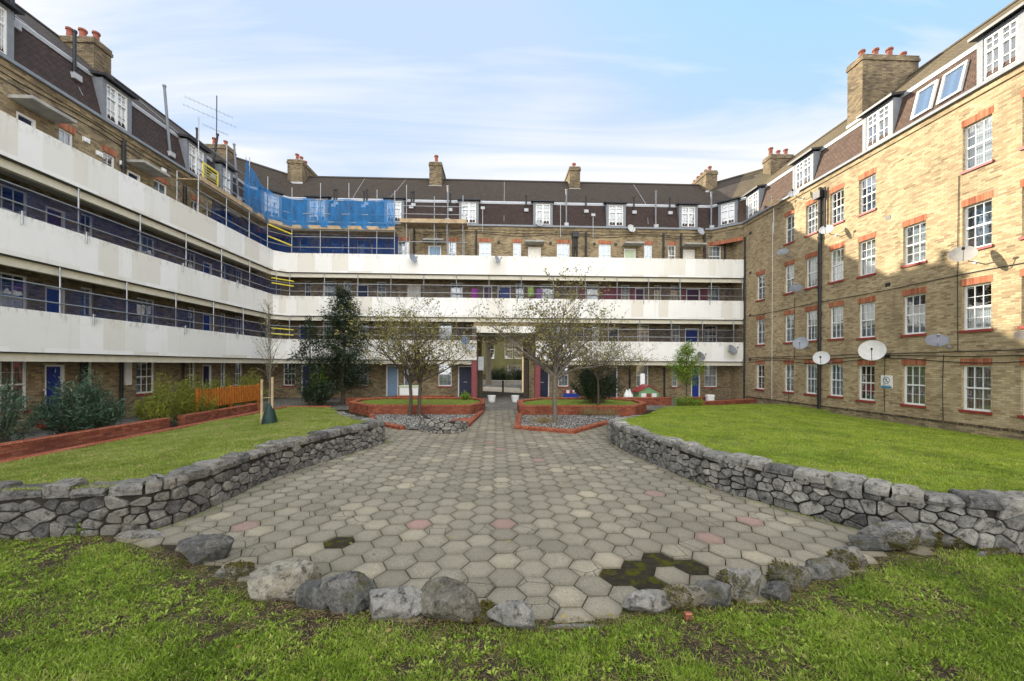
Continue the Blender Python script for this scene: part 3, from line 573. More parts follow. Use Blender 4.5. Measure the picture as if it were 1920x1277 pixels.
for a, b in ((983, 1018), (1165, 1201), (1276, 1313), (795, 833)): canopy(wingB, FB_, sB(a), sB(b), 10.33)
# maroon painted stretches of the second floor gallery wall
for a, b in ((1082, 1098), (1124, 1163), (1181, 1189), (1278, 1285), (1313, 1325)):
    k = MB(); k.fbox(FB_, sB(a), sB(b), 5.46, 7.6, .001, .012); k.build('painted_panel', m_maroon, wingB)
for p0, r in ((1074, .09), (1080, .06), (1097, .06), (1242, .06), (1275, .06), (1319, .07), (892, .05), (1357, .06), (776, .06)):
    x = sB(p0); pipe(wingB, [(x, YB - .1, 8.1), (x, YB - .1, 11.25)], r)
for p0 in (790, 600, 1245, 1100, 1180): x = sB(p0); pipe(wingB, [(x, YB - .1, .1), (x, YB - .1, 2.3)], .055)
k = MB(); x = sB(1077); k.box(x - .22, x + .22, YB - .26, YB - .02, 10.85, 11.2); k.build('hopper', m_black, wingB)
for z, sag in ((11.12, .05), (10.98, .09)):
    pipe(wingB, [(x, YB - .03, z - sag * math.sin(x * 1.1)) for x in np.arange(-5, 15.5, .5)], .014, m_black, 'cable')
for p0 in (934, 1031, 1113, 1153, 1188): x = sB(p0); k = MB(); k.lathe((x, YB - .04, 10.45), [(.09, 0), (.09, .05), (.05, .06)], 10, axis=(0, -1, 0)); k.build('wall_vent', m_black, wingB)
for i, (p0, p1) in enumerate(((579, 608), (724, 751), (864, 891), (1003, 1030), (1140, 1167), (1276.5, 1302))): dormer(wingB, FB_, sB(p0, 27.4), sB(p1, 27.4), curtain=i % 3, glass=m_glass)
tq = .70710678; FCR = Fr(midR, (tq, -tq), (-tq, -tq)); FCL = Fr(midL, (tq, tq), (tq, -tq))
dormer(wingB, FCR, -.42, .42, curtain=0); dormer(wingB, FCL, -.42, .42)
for fr, blk in ((FCR, wingB), (FCL, wingB)):
    k = MB(); k.fbox(fr, -.985, .985, 10.7, 11.498, -.05, .001); k.build('corner_brickwork', m_brick, blk)
    k = MB(); k.fbox(fr, -.98, .98, 10.46, 10.699, -.05, .004); k.build('corner_lintel', m_lint, blk)
    k = MB(); k.add([fr.p(-1, 10.7, -.06), fr.p(1, 10.7, -.06), fr.p(0, 10.7, -1.03)], [(0, 1, 2)]); k.build('corner_soffit', m_soffit, blk)
for p0, o, h, ld_ in ((625, .34, 1.4, 0), (629, .38, 1.25, 0), (681, .34, 1.3, 0), (686, .38, 1.25, 0), (770, .34, 1.35, 0), (774, .38, 1.2, 0), (839, .1, 2.5, 1), (843, .3, 1.4, 0), (985, .32, 1.3, 0), (1059, .06, 2.55, 1), (1097, .32, 1.35, 0), (1187, .32, 1.35, 0), (1225, .06, 2.6, 1), (1254, .32, 1.35, 0), (1328, .06, 2.6, 1)):
    vent_pipe(wingB, slope_pt(FB_, sB(p0, 27.7), o), h * (.72 if not ld_ else .9), (0, 0), ld_)
for p0, p1 in ((944, 944), (1191, 1214), (677, 655), (755, 725)):
    a, b = sB(p0, 30.5), sB(p1, 27.6); rope(wingB, [slope_pt(FB_, a, 3.75), slope_pt(FB_, (a + b) / 2, 2.0), slope_pt(FB_, b + (b - a) * .2, .5), slope_pt(FB_, b + (b - a) * .4, .1)])
for p0, p1, y0, y1, zt, n in ((537, 565, 30.1, 32.6, 17.05, 4), (803, 826, 30.2, 32.4, 17.15, 3), (1066, 1086, 30.2, 32.6, 17.05, 3), (1322, 1343, 30.1, 33.0, 16.95, 5)):
    chimney(wingB, sB(p0, y0), sB(p1, y0), y0, y1, 15.0, zt, n)
# the passage through the building
def passage():
    a = MB(); y0, y1 = YB, YB + 7.7
    for x in (PX0, PX1): a.quad((x, y0 - .0, 0), (x, y1, 0), (x, y1, PZ), (x, y0, PZ))
    a.build('passage_wall', m_brick, wingB)
    c = MB(); c.box(PX0 - .01, PX1 + .01, y0 + .01, y1, 4.2, 4.3); c.build('passage_ceiling', m_soffit, wingB)
    g = MB(); g.box(PX0 + .02, PX0 + .34, y0 + .3, y0 + .36, .05, 2.6); g.box(PX1 - .34, PX1 - .02, y0 + .3, y0 + .36, .05, 2.6); g.build('passage_gate_post', m_bark, wingB)
    b = MB(); b.box(PX0 - .2, PX1 + .55, 26.0, 26.25, 4.3, 4.72); b.build('passage_beam', m_par, wingB)
    k = MB(); k.box(PX0 - .2, PX1 + .55, 26.05, 26.2, 4.721, 5.3); k.build('spandrel', m_brick, wingB)
    f = MB(); f.box(PX0 - .2, PX1 + .55, 26.251, YB - .001, 4.35, 4.45); f.build('passage_soffit', m_soffit, wingB)
    for x0, x1 in ((-1.62, -1.28), (2.42, 2.76)):
        p = MB(); p.box(x0, x1, 25.86, 26.3, 0, 2.5); p.build('pier', m_maroon, wingB, bevel=.02)
    for x0, x1 in ((-1.6, -1.32), (2.45, 2.7)):
        p = MB(); p.box(x0, x1, 25.95, YB - .001, 2.5, 4.7); p.build('passage_cheek', m_brick, wingB)
    l = MB(); l.box(.28, .52, 25.86, 25.99, 4.92, 5.08); l.build('flood_lamp', m_white, wingB)
    s = MB(); s.box(-1.22, -.86, 26.3, 26.34, 1.9, 2.78); s.build('notice_board', m_flash, wingB)
passage()
# a hole in the rear wall of the back wing is needed for the passage: rebuild that wall in two pieces
for o in list(wingB.children):
    if o.name.startswith('rear_wall'): bpy.data.objects.remove(o)
fr = Fr((0, YB + 7.7), (1, 0), (0, 1)); wall(wingB, fr, -16.8, 18.4, 0, EAVE, [(PX0, PX1, -.1, 4.2)], m_brick, 'rear_wall', inner=False)

# ---- galleries: parapet, slab, beam and edge protection of both wings
GL = [(XL, YN), (XL, 25.9), midL]; GB0 = [midL, (-13.7, YB), (XR, YB)]
GBl = [midL, (-13.7, YB), (PX0, YB)]; GBr = [(2.45, YB), (XR, YB)]
PT = [3.79, 6.47, 9.14]; PB = [2.55, 5.25, 7.95]
def gallery(blk, path, i):
    a = MB(); a.sweep(path, [(-1.55, PB[i]), (-1.55, PT[i]), (-1.42, PT[i]), (-1.42, PB[i])]); a.build('balcony_parapet', m_par, blk)
    s = MB(); s.sweep(path, [(-1.419, PB[i] + .05), (-1.419, PB[i] + .2), (-.002, PB[i] + .2), (-.002, PB[i] + .05)]); s.build('balcony_slab', m_soffit, blk)
    c = MB(); c.sweep(path, [(-1.38, PB[i] - .27), (-1.38, PB[i] - .03), (-1.2, PB[i] - .03), (-1.2, PB[i] - .27)]); c.build('balcony_beam', m_cream, blk)
    g = MB(); g.sweep(path, [(-1.50, PB[i] - .028), (-1.50, PB[i] - .002), (-1.15, PB[i] - .002), (-1.15, PB[i] - .028)]); g.build('shadow_strip', m_black, blk)  # black strip stands in for the shadow line under the parapet
for i in range(3):
    gallery(wingL, GL, i)
    for p in ([GBl, GBr] if i == 0 else [GB0]): gallery(wingB, p, i)
def along(path, d, off):
    """point at distance d along a polyline, pushed off sideways (+ = left of travel)"""
    for a, b in zip(path, path[1:]):
        a, b = Vector(a), Vector(b); L = (b - a).length
        if d <= L or b == Vector(path[-1]):
            t = (b - a) / L; n = Vector((-t.y, t.x)); q = a + t * d + n * off; return q, t, n
        d -= L
def plen(path): return sum((Vector(b) - Vector(a)).length for a, b in zip(path, path[1:]))
INL = [(-13.55, YN), (-13.55, 25.02), (-13.18, 25.4)]; INB = [(-13.18, 25.4), (-12.8, 25.78), (15.9, 25.78)]
INBl = [(-13.18, 25.4), (-12.8, 25.78), (PX0 + .05, 25.78)]; INBr = [(2.5, 25.78), (15.9, 25.78)]
def edge_protection(path, i, label, netm, step=2.05, d0=.6, clamps=()):
    z0, z1 = PT[i], PB[i + 1] - .03; q, _, _ = along(path, 0.0, 0)
    t = thing('scaffold_railing', (q.x, q.y, z0), label, 'scaffold railing', 'scaffold railings on the balconies')
    d = d0; L = plen(path)
    while d < L:
        q, tt, n = along(path, d, -.0 + .10); p = MB(); p.tube([(q.x, q.y, z0 - .03), (q.x, q.y, z1)], .024, 6); p.build('scaffold_post', m_galv, t); d += step
    for dz, r in ((.30, .022), (.78, .022)):
        p = MB(); p.tube([(*(along(path, x, .05)[0]), z0 + dz) for x in sorted({0.02, L - .02} | {sum((Vector(b) - Vector(a)).length for a, b in list(zip(path, path[1:]))[:k + 1]) for k in range(len(path) - 2)})], r, 6); p.build('guard_rail', m_galv, t)
    if netm:
        p = MB(); V = []; N = max(6, int(L / .5))
        pts = [along(path, min(L - .02, max(.02, k * L / N)), .09 + .025 * math.sin(k * 1.7))[0] for k in range(N + 1)]
        for a, b in zip(pts, pts[1:]): p.quad((a.x, a.y, z0 + .005), (b.x, b.y, z0 + .005), (b.x, b.y, z0 + .80), (a.x, a.y, z0 + .80))
        p.build('debris_netting', netm, t)
    for c in clamps:      # clamp tubes hooked over the parapet face
        q, tt, n = along(path, c, 0.0); p = MB(); p.tube([(q.x, q.y, z0 - .28), (q.x, q.y, z0 + .1)], .024, 6); p.tube([(q.x - n.x * .06, q.y - n.y * .06, z0 + .06), (q.x + n.x * .5, q.y + n.y * .5, z0 + .06)], .022, 6); p.build('scaffold_clamp', m_galv, t)
    return t
cl = [sL(x, -13.6) - YN for x in (37, 158, 340, 443)]
edge_protection(INL, 0, 'tubes and blue netting over the lowest balcony of the long lawn side wing', m_netd, 2.3, 1.15, [sL(x, -13.6) - YN for x in (172, 345, 443)])
edge_protection(INL, 1, 'tubes and blue netting over the middle balcony of the long lawn side wing', m_netd, 2.3, 1.7, cl)
edge_protection(INBl, 0, 'railing of tubes over the lowest balcony between corner and passage', m_netg, 2.05, .5, (6.5,))
edge_protection(INBr, 0, 'railing of tubes over the lowest balcony on the far side of the passage', m_netg, 2.05, .5, (4.1, 10.4))
edge_protection(INB, 1, 'railing of tubes over the whole middle balcony facing the camera', m_netg, 2.05, .5, (7.2, 14.6, 18.0, 22.7, 27))

# ---- right wing
HR, WR = [], []
def rw(p0, p1, z, h, c, cols=3): HR.append((sR(p1), sR(p0), z, z + h)); WR.append((HR[-1], c, cols))
zr = [.80, 3.52, 6.24, 8.98]
cur = {0: (0, 1, 3, 3, 0, 2, 2, 1), 1: (1, 1, 1, 1, 1, 4, 4, 1), 2: (1, 1, 1, 4, 1, 1, 3, 1), 3: (1, 1, 1, 4, 3, 1, 1, 1)}
colsR = [(1417.5, 1433, 2), (1470, 1488, 2), (1509.5, 1531, 3), (1554.5, 1580.5, 3), (1608.5, 1640, 3), (1692, 1734.5, 3), (1803, 1858, 3), (1914.5, 1990, 3)]
for ci, (a, b, k) in enumerate(colsR):
    for fl in range(4):
        if fl == 3 and ci in (0, 5): continue
        h = 1.52; z = zr[fl] + (.0 if ci > 3 else .06)
        rw(a, b, z, h, cur[fl][ci], k)
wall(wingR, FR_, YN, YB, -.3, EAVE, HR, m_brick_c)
for h, c, k in WR: window(wingR, FR_, *h, cols=k, curtain=c, glass=m_glass if h[2] < 5 else m_glass_s if c != 1 else m_glass, rec=.09)
for p0, p1 in ((1399.5, 1417), (1487.5, 1517), (1620, 1663), (1838, 1903)): dormer(wingR, FR_, sR(p1), sR(p0))
for p0, p1 in ((1713, 1751), (1762, 1807)):      # roof lights lying in the mansard
    a, b = sR(p1, XR + .2), sR(p0, XR + .2); z0, z1 = 11.85, 12.95; of = lambda z: -(.02 + (z - 11.6) * .2588); q = FR_.p
    k = MB(); t_ = .07
    for (u0, u1, v0, v1) in ((a, a + t_, z0, z1), (b - t_, b, z0, z1), (a + t_, b - t_, z0, z0 + t_), (a + t_, b - t_, z1 - t_, z1)):
        k.hexa((q(u0, v0, of(v0)), q(u1, v0, of(v0)), q(u1, v0, of(v0) + .09), q(u0, v0, of(v0) + .09), q(u0, v1, of(v1)), q(u1, v1, of(v1)), q(u1, v1, of(v1) + .09), q(u0, v1, of(v1) + .09)))
    o = k.build('roof_light', m_white, wingR); k = MB(); k.quad(q(a, z0, of(z0) + .05), q(b, z0, of(z0) + .05), q(b, z1, of(z1) + .05), q(a, z1, of(z1) + .05)); k.build('pane', m_glass_s, o)
    k = MB(); k.quad(q(a, z0, of(z0) + .012), q(b, z0, of(z0) + .012), q(b, z1, of(z1) + .012), q(a, z1, of(z1) + .012)); k.build('blind', m_blind, o)
chimney(wingR, 17.5, 20.3, 19.0, 19.85, 13.9, 17.3, 4, True); chimney(wingR, 18.6, 20.2, 27.2, 28.0, 14.6, 16.75, 3, True)  # darker brick also stands in for shade on the big stack's near face
y = sR(1539.5); pipe(wingR, [(XR - .10, y, -.1), (XR - .10, y, 11.1)], .075); pipe(wingR, [(XR - .09, y - .3, 9.0), (XR - .09, y - .3, 11.0)], .045)
k = MB(); k.fbox(FR_, y - .22, y + .22, 10.55, 10.9, .002, .3); k.build('hopper', m_black, wingR)
pipe(wingR, [(XR - .07, 25.75, 0), (XR - .07, 25.75, 10.6)], .05); pipe(wingR, [(XR - .02, sR(1448), .1), (XR - .02, sR(1448), 10.6)], .012, m_white, 'cable')
for z, sag in ((2.72, .10), (2.80, .0), (5.45, .04), (2.62, .22)):
    ys = np.arange(8, 25.6, .6); pipe(wingR, [(XR - .025, yy, z - sag * (.5 + .5 * math.sin(yy * .9 + z))) for yy in ys], .013, m_black, 'cable')
for p0, z0, z1 in ((1797, 2.8, 8.9), (1490, 2.7, 6.0), (1770, .3, 2.7), (1660, .4, 2.6), (1480, .2, 2.7)): 
    yy = sR(p0); pipe(wingR, [(XR - .02, yy, z0), (XR - .025, yy + .03, (z0 + z1) / 2), (XR - .02, yy, z1)], .010, m_black, 'cable')
for p0, z in ((1664, 2.62), (1664, 5.55), (1664, 8.3), (1406, 2.6), (1406, 5.4), (1406, 8.1), (1406, 10.6)):
    yy = sR(p0); k = MB(); k.fbox(FR_, yy - .11, yy + .11, z, z + .15, .001, .012); k.build('air_brick', m_black, wingR)
k = MB(); k.fbox(FR_, YN, 25.7, -.3, .26, .001, .05); k.build('plinth', m_brick, wingR)
k = MB(); k.fbox(FR_, YN, 25.7, .262, .34, .001, .058); k.build('plinth_course', brick_mat('plinth_bricks', (.13, .10, .065), (.07, .055, .04), (.2, .15, .09), (.025, .02, .015), (.03, .03, .02), bw=.112, bh=.5, dirt=.5), wingR)
# ------------------------------------------------------------------ ground
def struct(o): o['kind'] = 'structure'; return o
b = MB(); b.box(-150, 150, -60, 300, -.6, -.05); struct(b.build('ground', m_tarmac))
b = MB(); b.quad((XL, YN, .02), (-10.1, YN, .02), (-10.1, YB, .02), (XL, YB, .02)); b.quad((-10.1, 20.2, .021), (XR, 20.2, .021), (XR, YB, .021), (-10.1, YB, .021)); struct(b.build('path', m_pave))
b = MB(); b.quad((PX0, 23.0, .026), (PX1, 23.0, .026), (PX1, 46, .026), (PX0, 46, .026)); struct(b.build('path', m_pave))
b = MB(); b.quad((-10, 2.2, -.012), (10.5, 2.2, -.012), (10.5, 20.4, -.012), (-10, 20.4, -.012)); struct(b.build('soil', m_joint))

def lerp_list(pts, n):
    P_ = [Vector(p) for p in pts]; acc = [0]
    for a, b in zip(P_, P_[1:]): acc.append(acc[-1] + (b - a).length)
    out = []
    for i in range(n):
        d = acc[-1] * i / (n - 1); k = 0
        while k < len(P_) - 2 and acc[k + 1] < d: k += 1
        t = (d - acc[k]) / max(1e-6, acc[k + 1] - acc[k]); out.append(P_[k].lerp(P_[k + 1], min(1, max(0, t))))
    return out
def smooth_path(pts, n, it=2):
    p = [Vector(q) for q in pts]
    for _ in range(it):
        q = [p[0]]
        for a, b in zip(p, p[1:]): q += [a.lerp(b, .25), a.lerp(b, .75)]
        p = q + [p[-1]]
    return lerp_list(p, n)
# the two stone retaining walls, base lines seen in the photo (running towards the camera)
wl = [G(x, y) for x, y in ((722, 832), (700, 838), (660, 850), (600, 868), (520, 893), (450, 925), (400, 950), (330, 982), (270, 999), (200, 1004), (100, 1009), (0, 1015))] + [(-8.2, 4.9)]
wlb = [(-6.9, 18.6), (-6.2, 17.0), (-5.3, 15.2), (-4.3, 13.5), (-3.5, 12.4)]
WLP = smooth_path([(x, y, 0) for x, y in wlb + wl], 160)
wr = [G(x, y) for x, y in ((1141, 826), (1165, 843), (1200, 859), (1250, 880), (1300, 903), (1350, 920), (1400, 935), (1500, 962), (1560, 980), (1650, 1003), (1750, 1025), (1850, 1035), (1920, 1038))] + [(8.6, 4.4)]
wrb = [(6.2, 17.2), (5.2, 15.6), (4.2, 13.9), (3.5, 12.6)]
WRP = smooth_path([(x, y, 0) for x, y in wrb + wr], 160)
def hl(p): return .66 if p.y < 11.5 else max(.14, .66 - (p.y - 11.5) * .082)
def hr(p): return .66 if p.y < 11.5 else max(.12, .66 - (p.y - 11.5) * .092)
def zfade(z, y): return z
# lawn surfaces between each stone wall and its far edge
def ruled(name, A, Bp, za, zb, n=90, m=26, bulge=0.0):
    A = lerp_list(A, n); Bp = lerp_list(Bp, n); V = []; F = []
    for i in range(n):
        for j in range(m):
            t = j / (m - 1); p = A[i].lerp(Bp[i], t); a = za(A[i]); z = a + (zb(Bp[i]) - a) * (t ** 1.15) + bulge * math.sin(math.pi * t) + .05 * (mnoise.noise(Vector((p.x * .5, p.y * .5, 1))))
            V.append((p.x, p.y, z))
    for i in range(n - 1):
        for j in range(m - 1): F.append((i * m + j, i * m + j + 1, (i + 1) * m + j + 1, (i + 1) * m + j))
    return struct(np_mesh(name, np.array(V), np.array(F), m_lawnbase, smooth=True)), np.array(V).reshape(n, m, 3)
KX = -10.28
insetL = [(p.x - .16, p.y - .05, 0) for p in WLP]
lawnL, GLV = ruled('lawn', insetL, [(-8.1, 20.1, 0), (-10.1, 20.15, 0), (KX + .1, 12, 0), (KX + .1, 4, 0)], lambda p: hl(p) - .05, lambda p: .15, bulge=.03)
insetR = [(p.x + .16, p.y + .05, 0) for p in WRP]
lawnR, GRV = ruled('lawn', insetR, [(9.0, 20.6, 0), (12, 21.6, 0), (15.95, 22.0, 0), (15.95, 12, 0), (15.95, 3, 0)], lambda p: hr(p) - .05, lambda p: .14 if p.y > 19 else .02, bulge=.12)
# near lawn in front of the boulder arc
ARC = [G(x, y) for x, y in ((0, 1012), (90, 1010), (190, 1000), (320, 1050), (400, 1085), (470, 1125), (600, 1150), (790, 1172), (1000, 1182), (1180, 1165), (1330, 1143), (1440, 1125), (1540, 1100), (1635, 1062), (1720, 1035), (1800, 1030), (1920, 1046))]
ARC = [(-8.2, 4.75)] + ARC + [(8.6, 4.25)]
ax, ay = np.array([p[0] for p in ARC]), np.array([p[1] for p in ARC])
def yarc(x): return np.interp(x, ax, ay)
def near_z(x, y):
    e = np.clip((yarc(x) + .16 - y) / .5, 0, 1); return -.005 + .05 * e + .03 * np.sin(x * 1.7) * np.cos(y * 2.1) * e
V = []; F = []; n, m = 120, 40
for i in range(n):
    x = -8.2 + 16.8 * i / (n - 1); y1 = yarc(x) + .16
    for j in range(m): y = y1 - (y1 - .4) * (j / (m - 1)); V.append((x, y, near_z(x, y)))
for i in range(n - 1):
    for j in range(m - 1): F.append((i * m + j, i * m + j + 1, (i + 1) * m + j + 1, (i + 1) * m + j))
struct(np_mesh('lawn', np.array(V), np.array(F), m_soil, smooth=True))

# ------------------------------------------------------------------ hexagon paving
def inside_court(x, y):
    if y > 21.5 or y < yarc(x) + .06: return False
    for path, sgn in ((WLP, 1), (WRP, -1)):
        if path[0].y > y > path[-1].y:
            for a, b in zip(path, path[1:]):
                if a.y >= y > b.y:
                    xx = a.x + (b.x - a.x) * (a.y - y) / max(1e-6, a.y - b.y)
                    if sgn * (x - xx) < -.12: return False
                    break
    if y > 16.5 and not (-4.5 < x < 3.2): return False
    return True
def hexes():
    s = .198; dx = 1.5 * s; pit = .366; g = .0055; V = []; F = []; T = []; RM = []
    ox, oy = G(948, 1084); holes = [G(660, 1012), G(1197, 1052), G(1240, 1042), G(1272, 1058), G(1222, 1068), G(1180, 1088), G(1215, 1086)]
    pinks = [(465, 981), (940, 986), (1310, 1003), (1398, 975), (1020, 865)]; pinks = [G(*p) for p in pinks]
    tops = 0
    for i in range(-40, 46):
        for j in range(-14, 56):
            x = ox + i * dx; y = oy + (j + .5 * (i % 2)) * pit
            if not inside_court(x, y): continue
            if any((x - h[0]) ** 2 + (y - h[1]) ** 2 < .026 for h in holes): continue
            tt = random.random() * .93
            if random.random() < .004: tt = .985
            if any((x - h[0]) ** 2 + (y - h[1]) ** 2 < .03 for h in pinks): tt = 1.0
            zt = .012 + random.uniform(-.005, .005); tx, ty = random.uniform(-.02, .02), random.uniform(-.02, .02); ky = pit / (s * math.sqrt(3)); rot = random.uniform(-.012, .012)
            b = len(V)
            for rr, zz in ((s - g, -.04), (s - g, zt - .004), (s - g - .007, zt)):
                for k in range(6):
                    a = k * math.pi / 3 + rot; hx, hy = rr * math.cos(a), rr * math.sin(a) * ky; V.append((x + hx, y + hy, zz + (tx * hx + ty * hy if zz > 0 else 0)))
            for rr in (.55,):
                for k in range(6):
                    a = k * math.pi / 3 + rot; hx, hy = rr * s * math.cos(a), rr * s * math.sin(a) * ky; V.append((x + hx, y + hy, zt + tx * hx + ty * hy + .0005))
            RM += [1.0] * 12 + [.85] * 6 + [0.15] * 6
            for r_ in range(3):
                for k in range(6): k2 = (k + 1) % 6; F.append((b + r_ * 6 + k, b + r_ * 6 + k2, b + r_ * 6 + 6 + k2, b + r_ * 6 + 6 + k)); T.append(tt)
            F.append(tuple(b + 18 + k for k in range(6))); T.append(tt)
    me = bpy.data.meshes.new('paving'); me.from_pydata(V, [], F); me.materials.append(m_hex)
    me.attributes.new('tint', 'FLOAT', 'FACE').data.foreach_set('value', T); me.attributes.new('rim', 'FLOAT', 'POINT').data.foreach_set('value', RM)
    struct(link('paving', me))
hexes()

# ------------------------------------------------------------------ rubble stone walls
def clip(poly, px, py, nx, ny):
    out = []
    for i in range(len(poly)):
        a, b = poly[i], poly[(i + 1) % len(poly)]; da = (a[0] - px) * nx + (a[1] - py) * ny; db = (b[0] - px) * nx + (b[1] - py) * ny
        if da <= 0: out.append(a)
        if (da < 0 < db) or (db < 0 < da): t = da / (da - db); out.append((a[0] + (b[0] - a[0]) * t, a[1] + (b[1] - a[1]) * t))
    return out
def rubble_cells(L, H, sw=.20, sh=.125, ratio=1.5):
    """irregular stone outlines on an L x H face"""
    seeds = []; z = sh * .45; row = 0
    while z < H:
        x = -sw * random.random()
        while x < L + sw:
            seeds.append((x + random.uniform(-.03, .03), (z + random.uniform(-.045, .045)) )); x += sw * random.uniform(.55, 1.5)
        z += sh * random.uniform(.85, 1.15); row += 1
    seeds = [s_ for s_ in seeds if random.random() > .2]
    out = []
    for i, (x, y) in enumerate(seeds):
        if x < 0 or x > L: continue
        poly = [(max(0, x - .5), 0.0), (min(L, x + .5), 0.0), (min(L, x + .5), H), (max(0, x - .5), H)]
        for k, (u, v) in enumerate(seeds):
            if k == i or abs(u - x) > .9: continue
            dx, dy = (u - x), (v - y) * ratio ** 2     # stretched metric: flatter stones
            poly = clip(poly, (x + u) / 2, (y + v) / 2, dx, dy)
            if len(poly) < 3: break
        if len(poly) >= 3: out.append(poly)
    return out
def stone_wall(name, path, hfun, thick, side, label, cat, mat, cope=True, sw=.185, sh=.12, cw=.30):
    """path of points; the visible face looks to 'side' (+1: right of travel)"""
    L = sum((b - a).length for a, b in zip(path, path[1:])); base = path[len(path) // 2]
    t = thing(name, (base.x, base.y, 0), label, cat, kind='thing')
    def at(d, off, z):
        dd = max(0, min(L - 1e-4, d))
        for a, b in zip(path, path[1:]):
            l = (b - a).length
            if dd <= l: break
            dd -= l
        tg = (b - a).normalized(); n = Vector((tg.y, -tg.x, 0)) * side; q = a + tg * dd; return (q.x + n.x * off, q.y + n.y * off, z)
    c = MB(); N = int(L / .2) + 2; ds = [L * i / (N - 1) for i in range(N)]
    for a, b in zip(ds, ds[1:]):
        ha, hb = hfun(Vector(at(a, 0, 0))) - (.1 if cope else .03), hfun(Vector(at(b, 0, 0))) - (.1 if cope else .03)
        c.hexa((at(a, 0, -.1), at(b, 0, -.1), at(b, -thick, -.1), at(a, -thick, -.1), at(a, 0, ha), at(b, 0, hb), at(b, -thick, hb), at(a, -thick, ha)))
    c.build('mortar_core', m_mortar, t)
    f = MB(); HM = max(hfun(p) for p in path); top = .13 if cope else .0
    for poly in rubble_cells(L, HM, sw, sh):
        cx = sum(p[0] for p in poly) / len(poly); cz = sum(p[1] for p in poly) / len(poly); hh = hfun(Vector(at(cx, 0, 0))) - top
        if cz > hh: continue
        poly = clip(poly, 0, hh, 0, 1)
        if len(poly) < 3: continue
        # chamfered, jittered outline
        pts = []
        for i in range(len(poly)):
            a, b = poly[i], poly[(i + 1) % len(poly)]; e = math.hypot(b[0] - a[0], b[1] - a[1])
            if e < .02: continue
            for q_ in (.13, .87) if e > .05 else (.5,): pts.append((a[0] + (b[0] - a[0]) * q_ + random.uniform(-.006, .006), a[1] + (b[1] - a[1]) * q_ + random.uniform(-.006, .006)))
        if len(pts) < 4: continue
        g = random.uniform(.006, .013); rad = max(.03, min(max(abs(p[0] - cx) for p in pts), max(abs(p[1] - cz) for p in pts)))
        if rad < .035: g = .004
        d0 = random.uniform(.022, .055); rings = []; cx = sum(p[0] for p in pts) / len(pts); cz = sum(p[1] for p in pts) / len(pts); tl, tz = random.uniform(-.12, .12), random.uniform(-.15, .15)
        for k, dep in ((1 - g / rad, -.02), (1 - g / rad, d0 * .55), (1 - (g + .010) / rad, d0 * .95), (.66, d0 * 1.03)):
            rings.append([at(cx + (p[0] - cx) * k, dep + ((p[0] - cx) * tl + (p[1] - cz) * tz + random.uniform(-.004, .004) if dep > 0 else 0), cz + (p[1] - cz) * k) for p in pts])
        n_ = len(pts); vs = [q for r_ in rings for q in r_]; fs = []
        for r_ in range(3):
            for k in range(n_): k2 = (k + 1) % n_; fs.append((r_ * n_ + k, r_ * n_ + k2, (r_ + 1) * n_ + k2, (r_ + 1) * n_ + k))
        fs.append(tuple(range(3 * n_, 4 * n_))); f.add(vs, fs, 0, random.random())
    f.build('stone_facing', mat, t)
    if cope:
        d = 0
        while d < L:
            l = random.uniform(.24, .46) if random.random() > .2 else random.uniform(.12, .2); d1 = min(L, d + l - .012); m_ = (d + d1) / 2; h = hfun(Vector(at(m_, 0, 0)))
            if random.random() > .09 or side < 0 or l > .34:
                zb, zt = h - .135 + random.uniform(-.012, .012), h + random.uniform(-.035, .04); o0, o1 = random.uniform(.025, .055), -cw + random.uniform(-.06, .06); k = MB()
                j = lambda q, s_=.014: tuple(c_ + random.uniform(-s_, s_) for c_ in q)
                mid = random.uniform(.25, .75); r0 = []
                zz = [zb, zb + (zt - zb) * .5, zt - .02, zt]; ins = [(0, 0), (-.012, -.006), (.004, .0), (.03, .022)]
                for z_, (io, il) in zip(zz, ins):
                    a0, a1 = d + max(0, il), d1 - max(0, il)
                    r0.append([j(at(a0 + .01, o0 - io, z_)), j(at(a0 + (a1 - a0) * mid, o0 - io + .01, z_)), j(at(a1 - .01, o0 - io, z_)), j(at(a1, (o0 + o1) / 2, z_)), j(at(a1 - .01, o1 + io, z_)), j(at((a0 + a1) / 2, o1 + io - .02, z_)), j(at(a0 + .01, o1 + io, z_)), j(at(a0, (o0 + o1) / 2, z_))])
                vs = [q for r_ in r0 for q in r_]; fs = [(r_ * 8 + i, r_ * 8 + (i + 1) % 8, r_ * 8 + 8 + (i + 1) % 8, r_ * 8 + 8 + i) for r_ in range(3) for i in range(8)] + [tuple(range(24, 32)), tuple(range(8))[::-1]]
                k.add(vs, fs, 0, random.random()); k.build('coping_stone', mat, t)
            d = d1 + .012
    return t
random.seed(11)
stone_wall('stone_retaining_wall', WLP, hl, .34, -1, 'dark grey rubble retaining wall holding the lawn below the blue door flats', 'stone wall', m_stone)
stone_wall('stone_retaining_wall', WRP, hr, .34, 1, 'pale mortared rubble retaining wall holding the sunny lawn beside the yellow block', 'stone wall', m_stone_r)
# small curved stone bed at the tip of the left gravel bed
sc = Vector((*G(828, 812), 0)); SP = smooth_path([(sc.x + math.cos(a) * .82, sc.y + .75 + math.sin(a) * .98, 0) for a in np.linspace(math.pi * 1.03, math.pi * 1.97, 14)], 40)
stone_wall('stone_planter', SP, lambda p: .50 - .22 * max(0, (p.x - sc.x)) + .04 * math.sin(p.x * 9), .22, 1, 'small ruined half round rubble planter at the tip of the gravel bed', 'stone planter', m_stone_r, cope=False, sw=.17, sh=.12)
SP2 = [p + Vector((0, .0, 0)) for p in SP]
b = MB(); b.add([(p.x, p.y + .05, .26) for p in SP], [tuple(range(len(SP)))]); b_ = b.build('soil', m_soil); struct(b_)

